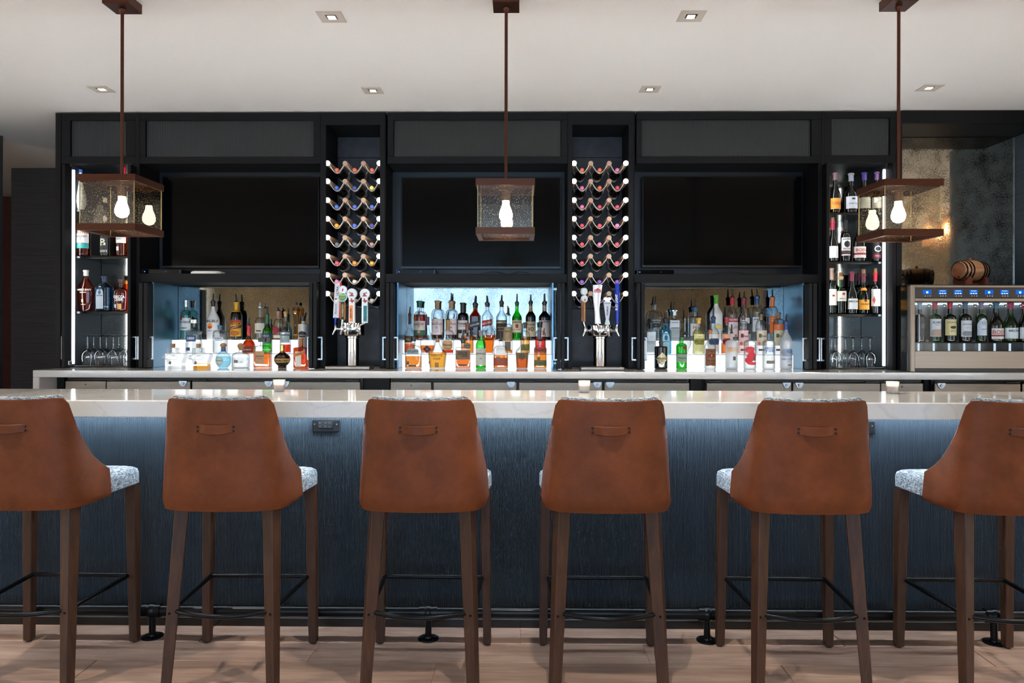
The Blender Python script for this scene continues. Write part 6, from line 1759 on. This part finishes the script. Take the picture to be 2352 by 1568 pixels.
for cx_, lines, col, gl, lab in ((1151, ('ABSOLUT', 'CITRON'), 'c8922a', G_frost, 'frosted vodka bottle with yellow lettering, short neck'), (1371, ('ABSOLUT', ''), 'c8323c', G_clear, 'clear vodka bottle splashed with red print'), (1598, ('ABSOLUT', 'VODKA'), '2450a8', G_clear, 'clear vodka bottle with blue lettering, short neck')):
    lb = [(1035, 1082, .24, '5a544c', 'rect', .2)] if col != '2450a8' else [(1085, 1122, .72, '84786c', 'rect', .1)]
    if col == 'c8323c':
        lb = [(915, 1000, .7, 'd8404c', 'oval', -.2), (960, 1100, .9, 'd02c3a', 'diamond', .05), (1040, 1120, .5, 'd02c3a', 'oval', -.45), (1100, 1140, .8, 'd8404c', 'oval', .1), (1035, 1085, .22, '8a6058', 'rect', .5)]
    tx_ = [(lines[0], 938, 28, col, .9)]
    if lines[1]: tx_.append((lines[1], 968, 28, col, .8))
    sp(lab, 'F', 'f', cx_, 762, 144, pr(.72, .82, .24, 'round'), gl, liquid='water', fill=1100 if col == 'c8922a' else 900, labels=lb, texts=tx_, pour=652, group=GF)
sp('tall frosted vodka bottle with blue neck and grey blue picture, rightmost in front', 'F', 'f', 1806, 622, 138, pr(.60, .82, .30, 'slope'), G_frost, liquid='water', fill=900, labels=[(945, 1035, .95, '8f98aa', 'cart'), (945, 1000, .6, '5f88b0', 'oval', .3), (870, 950, .2, 'f4f6f8', 'oval', .05), (1132, 1144, .4, 'c83a3c', 'rect', .35), (1132, 1144, .2, '2a3c8c', 'rect', .15)], texts=[('GREY GOOSE', 1068, 24, '4a5c9a', .92), ('VODKA', 1095, 10, '6a7aa8', .4)], cap=(718, '24407c', 1.1), pour=532, group=GF)

# ---- left shelf cabinet
def zsh(py): return PZ(py, FACE + 0.05)
YS = 5.305
GA = 'bottles on the shelves of the left cabinet'
AS = dict(Y=YS, group=GA)
sp('scotch bottle with white and teal label on the left cabinet shelf under the pendant', 'A', 'x', 612, -190, 140, pr(.60, .74, .36, 'round'), G_amber, liquid='copper', fill=-60, labels=[(-40, 88, .95, 'dfdfe0'), (90, 145, .95, '2b9a92'), (88, 118, .2, 'c07a50', 'oval')], texts=[('GLENLIVET', 20, 18, '33302e', .9), ('12', 42, 20, '33302e', .3)], base=zsh(588.5), **AS)
sp('dark bourbon bottle with large cream letter on its label on the left cabinet shelf', 'A', 'x', 836, -150, 92, pr(.66, .78, .36, 'round'), G_brown, labels=[(15, 200, .95, '23242a')], texts=[('B', 80, 80, 'd8d8b8', .7), ("BAKER'S", 172, 26, 'c8c8ac', .85)], base=zsh(588.5), **AS)
sp('honey coloured whiskey bottle with white label right of the dark bourbon', 'A', 'x', 1018, -170, 120, pr(.64, .78, .34, 'round'), G_amber, liquid='honey', fill=-40, labels=[(-50, 88, .9, 'e2e2e0'), (125, 168, .26, 'd8dce2', 'rect', -.35)], texts=[('WHISKEY', 45, 14, '6a665e', .6)], base=zsh(588.5), **AS)
sp('curvy bourbon bottle with cork and white lettering, lower shelf of the left cabinet', 'A', 'x', 634, 374, 184, [(0, .7), (.03, .76), (.2, .9), (.4, .99), (.5, 1.0), (.6, .92), (.7, .62), (.78, .34), (.84, .26), (.955, .25), (.96, .3), (1, .3)], G_amber, depth=.6, liquid='copper', fill=470, texts=[("ANGEL'S ENVY", 580, 22, 'e8d8c4', .85), ('BOURBON', 608, 11, 'e8d8c4', .5), ('WHISKEY', 735, 9, 'e8d8c4', .6)], labels=[(680, 712, .12, 'd8b890', 'rect', -.1)], cap=(432, 'd8d4cc', 1.05), base=zsh(716.5), **AS)
sp('deep blue gin bottle with pale label, lower shelf of the left cabinet', 'A', 'x', 829, 437, 160, pr(.68, .82, .30, 'cone'), clear('bottle glass sapphire', '2a86b4', '0c3a5c'), n=5, depth=.7, liquid='paleblue', fill=560, labels=[(548, 780, .48, 'aebcc4', 'arch', -.25), (585, 630, .2, '2f6a94', 'oval', -.25)], texts=[('BOMBAY', 572, 16, '1c3040', .4, -.25), ('SAPPHIRE', 642, 14, '1c3040', .42, -.25), ('SAPPHIRE', 760, 10, 'aac4d4', .3, .6)], cap=(490, '1a2c40', 1.1), base=zsh(716.5), **AS)
sp('squat bourbon bottle with white etched lettering, lower shelf of the left cabinet', 'A', 'x', 1008, 472, 176, [(0, .72), (.03, .78), (.25, .9), (.5, .99), (.58, 1.0), (.66, .9), (.72, .5), (.76, .3), (.955, .28), (.96, .33), (1, .33)], G_amber, depth=.65, liquid='copper', fill=580, texts=[('REBECCA', 655, 28, 'e8e4dc', .7), ('CREEK', 684, 28, 'e8e4dc', .55)], labels=[(728, 785, .28, 'd09a58', 'rect', .05), (735, 770, .18, 'd4d8da', 'rect', -.5)], cap=(500, '4a2c24', 1.15), base=zsh(716.5), **AS)
sp('blue and white painted ceramic tequila bottle on the top shelf of the left cabinet', 'A', 'x', 575, -690, 120, [(0, .6), (.04, .7), (.2, 1.0), (.35, .95), (.55, .6), (.7, .36), (.9, .28), (1, .34)], mat('painted ceramic', 'd8e0ea', 0.25, noise=0.55, nscale=60), cap=(-660, '3a66b0', 1.1), base=zsh(481), **AS)
sp('white bottle with red cap on the top shelf of the left cabinet', 'A', 'x', 1040, -720, 80, pr(.62, .76, .36, 'round'), G_white, cap=(-640, 'c8202c', 1.1), base=zsh(481), **AS)

# ---- right shelf cabinet wine
GG = 'wine bottles on the shelves of the right cabinet'
def wine(label, cx, top, w, base, cap, labels, texts=(), prof=P_bord, glass=None, Y=5.305, niche='G', group=GG, ring=None):
    return bottle('wine_bottle', label, niche, 'x', cx, top, w, prof, glass or M_dkglass, labels=labels, texts=texts, cap=cap, Y=Y, base=base, group=group, cat='wine bottle', ring=ring)
z1_, z2_, z3_ = zsh(488), zsh(600), zsh(720)
GGR = clear('wine glass green', '4a7a3a', '10240c')
wine('wine bottle with orange label and mauve capsule, top shelf of the right cabinet', 186, 56, 76, z1_, (110, '8a6a72', 1.08), [(245, 325, .97, 'f09a3c')], [('VERA', 284, 24, 'b8641c', .85)], P_burg)
wine('wine bottle with white label and silver capsule, top shelf of the right cabinet', 303, 60, 88, z1_, (118, 'a8acb4', 1.08), [(233, 322, .96, 'd9dbe0'), (243, 258, .3, '3a3a44', 'oval')], [('CHALK HILL', 285, 12, '5a5c66', .7)], P_burg)
wine('wine bottle with violet capsule, top shelf, half hidden by the pendant', 400, 54, 84, z1_, (112, '4a3a84', 1.08), [(240, 320, .96, 'd8d8d8')], (), P_burg)
wine('wine bottle with plum capsule, top shelf, rightmost behind the pendant', 492, 50, 84, z1_, (108, '6a4a72', 1.08), [(240, 320, .96, 'd0ccc8')], (), P_burg)
wine('wine bottle with red capsule and white label at left of the middle wine shelf', 168, 410, 74, z2_, (474, 'b02a48', 1.08), [(596, 682, .97, 'e4e2e2')], (), P_burg, ring=([(0.0125, 412), (0.0125, 384), (0.011, 382)], 'cork'))
wine('dark wine bottle with white label and round black emblem on the middle wine shelf', 262, 405, 68, z2_, (470, '16161a', 1.06), [(532, 664, .97, 'e2e0dc'), (556, 606, .62, '1a1a1c', 'oval'), (628, 656, .97, '4a2a2c')], [('RAVENS', 545, 11, '2a2a2c', .8), ('WOOD', 615, 14, '2a2a2c', .8)])
wine('wine bottle with cream label banded dark red on the middle wine shelf', 362, 406, 92, z2_, (455, '20181a', 1.06), [(600, 682, .97, 'e0d4cc'), (645, 660, .97, '8a2c34')], [('BOEN', 625, 24, 'b0584c', .8)], P_burg)
wine('dark wine bottle with white ring on its label, rightmost on the middle wine shelf', 486, 412, 72, z2_, (470, '1c1c20', 1.06), [(560, 690, .97, '1c1a1e'), (592, 640, .66, 'd8d8dc', 'oval'), (600, 632, .5, '1c1a1e', 'oval'), (652, 684, .9, '5a1c24')], [('PINOT', 668, 14, 'b87a78', .6)])
wine('wine bottle with cream label at far left of the lower wine shelf', 160, 757, 70, z3_, (840, 'a88a78', 1.06), [(910, 1028, .97, 'e0dccc'), (950, 966, .3, '8a3a34', 'oval')], (), P_bord, GGR)
wine('green wine bottle with cream label and red emblem and cork, lower wine shelf', 228, 818, 76, z3_, (840, 'c8a070', 1.06), [(925, 998, .95, 'e2dccc'), (934, 956, .3, 'a83a48', 'oval', .15)], [('MERLOT', 980, 9, '6a4a44', .6)], P_bord, GGR, ring=([(0.0125, 820), (0.0125, 788), (0.011, 786)], 'cork'))
wine('wine bottle with dark red capsule and low white label, lower wine shelf', 309, 781, 80, z3_, (850, '7a2436', 1.08), [(980, 1057, .9, 'dcdcd6')], [('MEIOMI', 1000, 15, '5a5a58', .8)], P_burg)
wine('sparkling wine bottle with orange label and gold collar, lower wine shelf', 393, 800, 80, z3_, (858, '6a2a38', 1.1), [(988, 1060, .97, 'f0a234'), (900, 920, .98, 'e88a30'), (985, 1005, .26, '6a3a18', 'oval')], [('GRANDE', 1020, 12, '6a3c14', .8)], P_burg, GGR, ring=([(0.0125, 802), (0.015, 785), (0.014, 764), (0.011, 762)], 'cork'))
wine('wine bottle with bright red capsule and tall white label, lower wine shelf', 481, 790, 72, z3_, (852, 'c02030', 1.08), [(910, 1035, .96, 'e0dee0'), (960, 1020, .25, 'c85a50', 'diamond', -.6)], (), P_bord, ring=([(0.0125, 792), (0.0125, 758), (0.011, 756)], 'cork'))
for cx_, cap_, nm_ in ((176, '9a7048', 'tan'), (362, '7a2436', 'dark red'), (440, '2a2622', 'black')):
    wine('dark wine bottle with %s capsule in the back row of the lower wine shelf' % nm_, cx_, 792, 76, z3_, (846, cap_, 1.08), [(930, 1030, .9, 'bdb6a6')], (), P_bord, Y=5.47)
# ---- wine dispenser bottles
GW = 'wine bottles inside the dispenser'
zw = wz(806) - 0.002 + 0.010
YW = 5.06
zw = PZ(786, YW, 2220)
for cx_, top_, w_, cap_, lab_, tx_, prof_, gl_, desc in (
    (288, 622, 108, (695, 'b8c4d0'), [(792, 980, .9, '1c1a20'), (840, 900, .5, '5a5660', 'oval', .2)], [], P_bord, None, 'dispenser wine bottle with black label and white capsule behind the door handle'),
    (447, 620, 118, (694, 'b83a44'), [(797, 982, .97, 'dfe2e6'), (905, 978, .9, 'b8a08c', 'cart')], [('ALAMOS', 832, 26, '4a4c54', .8), ('MALBEC', 858, 9, '6a6c74', .4)], P_bord, GGR, 'dispenser wine bottle with white mountain label, second from the left'),
    (608, 625, 118, (688, 'c0283c'), [(800, 970, .97, 'e0cf98'), (868, 900, .55, '2c2a28', 'oval', .1)], [('DUCKHORN', 832, 15, '5a4c30', .75), ('Napa Valley', 925, 11, '5a4c30', .5)], P_bord, None, 'dispenser wine bottle with yellow label and red capsule, third from the left'),
    (768, 622, 120, (690, '486478'), [(812, 983, .92, 'd8dade'), (925, 975, .8, '8a8e94', 'cart')], [('BLACK STALLION', 852, 13, '2c2e34', .75), ('Napa Valley', 890, 10, '6a6c74', .5)], P_bord, None, 'dispenser wine bottle with grey white label and blue capsule, fourth from the left'),
    (938, 622, 104, (692, '8a7890'), [(792, 970, .96, 'cfd8e2', 'arch'), (815, 865, .5, 'aab8c6', 'oval')], [('CABERNET', 905, 11, '5a6472', .6)], P_bord, GGR, 'dispenser wine bottle with arched pale label and mauve capsule, fifth from the left'),
    (1095, 622, 142, (685, '3a7080'), [(895, 1006, .9, 'e0dad4'), (962, 980, .9, '8a2430')], [('BOEN', 935, 44, 'b0604c', .85)], P_burg, None, 'dispenser wine bottle with red and white label and teal capsule'),
    (1248, 628, 140, (690, 'b02858'), [(890, 1003, .97, 'dde2e6')], [('MEIOMI', 920, 24, '4c5058', .7)], P_burg, GGR, 'dispenser wine bottle with plain white label and magenta capsule'),
    (1396, 628, 120, (690, 'a82850'), [(885, 1005, .97, 'dfe2e4')], [], P_burg, None, 'dispenser wine bottle cut by the right picture edge')):
    wine(desc, cx_, top_, w_, zw, (cap_[0], cap_[1], 1.08), lab_, tx_, prof_, gl_, YW, 'W', GW)
wbox(wd, 'bottle_shelf', M_blackgloss, xq, X1, WY + 0.09, 5.16, zw - 0.006, zw + 0.0004, 0)

# ================================================================ STEMWARE
M_stem = clear('wine glass', 'f2f6f8', '8fa0aa', ior=1.5, gloss=1.8)
gp = [(0.032, 0.0), (0.0325, 0.001), (0.037, 0.02), (0.042, 0.045), (0.0435, 0.065), (0.040, 0.085), (0.030, 0.103), (0.014, 0.115), (0.006, 0.122), (0.0042, 0.135), (0.0038, 0.19), (0.0045, 0.205), (0.012, 0.213), (0.030, 0.218), (0.0345, 0.2195), (0.034, 0.2215), (0.003, 0.2225)]
mg = MB(); mg.lathe(gp, 28, cap0=False, cap1=True)
glass_me = mg.mesh('bowl_and_stem', M_stem)
def stemware(niche, cx, Y, label):
    ox, oy, s = CONV[niche]
    x = PX(ox + cx / s, Y, 830)
    o = bpy.data.objects.new('wine_glass', glass_me); COL.objects.link(o)
    o.location = (x, Y, CT + 0.0125)
    tag(o, label, 'wine glass', 'upturned wine glasses in the end cabinets')
for i, (cx, Y) in enumerate(((650, 5.275), (785, 5.275), (925, 5.275), (1046, 5.275))):
    stemware('A', cx, Y, 'upturned wine glass in the left cabinet, %s of the front row' % ('first from left', 'second from left', 'third from left', 'fourth from left')[i])
for i, (cx, Y) in enumerate(((715, 5.40), (850, 5.40), (980, 5.40))):
    stemware('A', cx, Y, 'upturned wine glass in the left cabinet, %s of the back row' % ('left one', 'middle one', 'right one')[i])
for i, (cx, Y) in enumerate(((186, 5.275), (318, 5.275), (443, 5.275))):
    stemware('G', cx, Y, 'upturned wine glass in the right cabinet, %s of the front row' % ('left one', 'middle one', 'right one')[i])
for i, (cx, Y) in enumerate(((160, 5.40), (262, 5.40), (382, 5.40))):
    stemware('G', cx, Y, 'upturned wine glass in the right cabinet, %s of the back row' % ('left one', 'middle one', 'right one')[i])
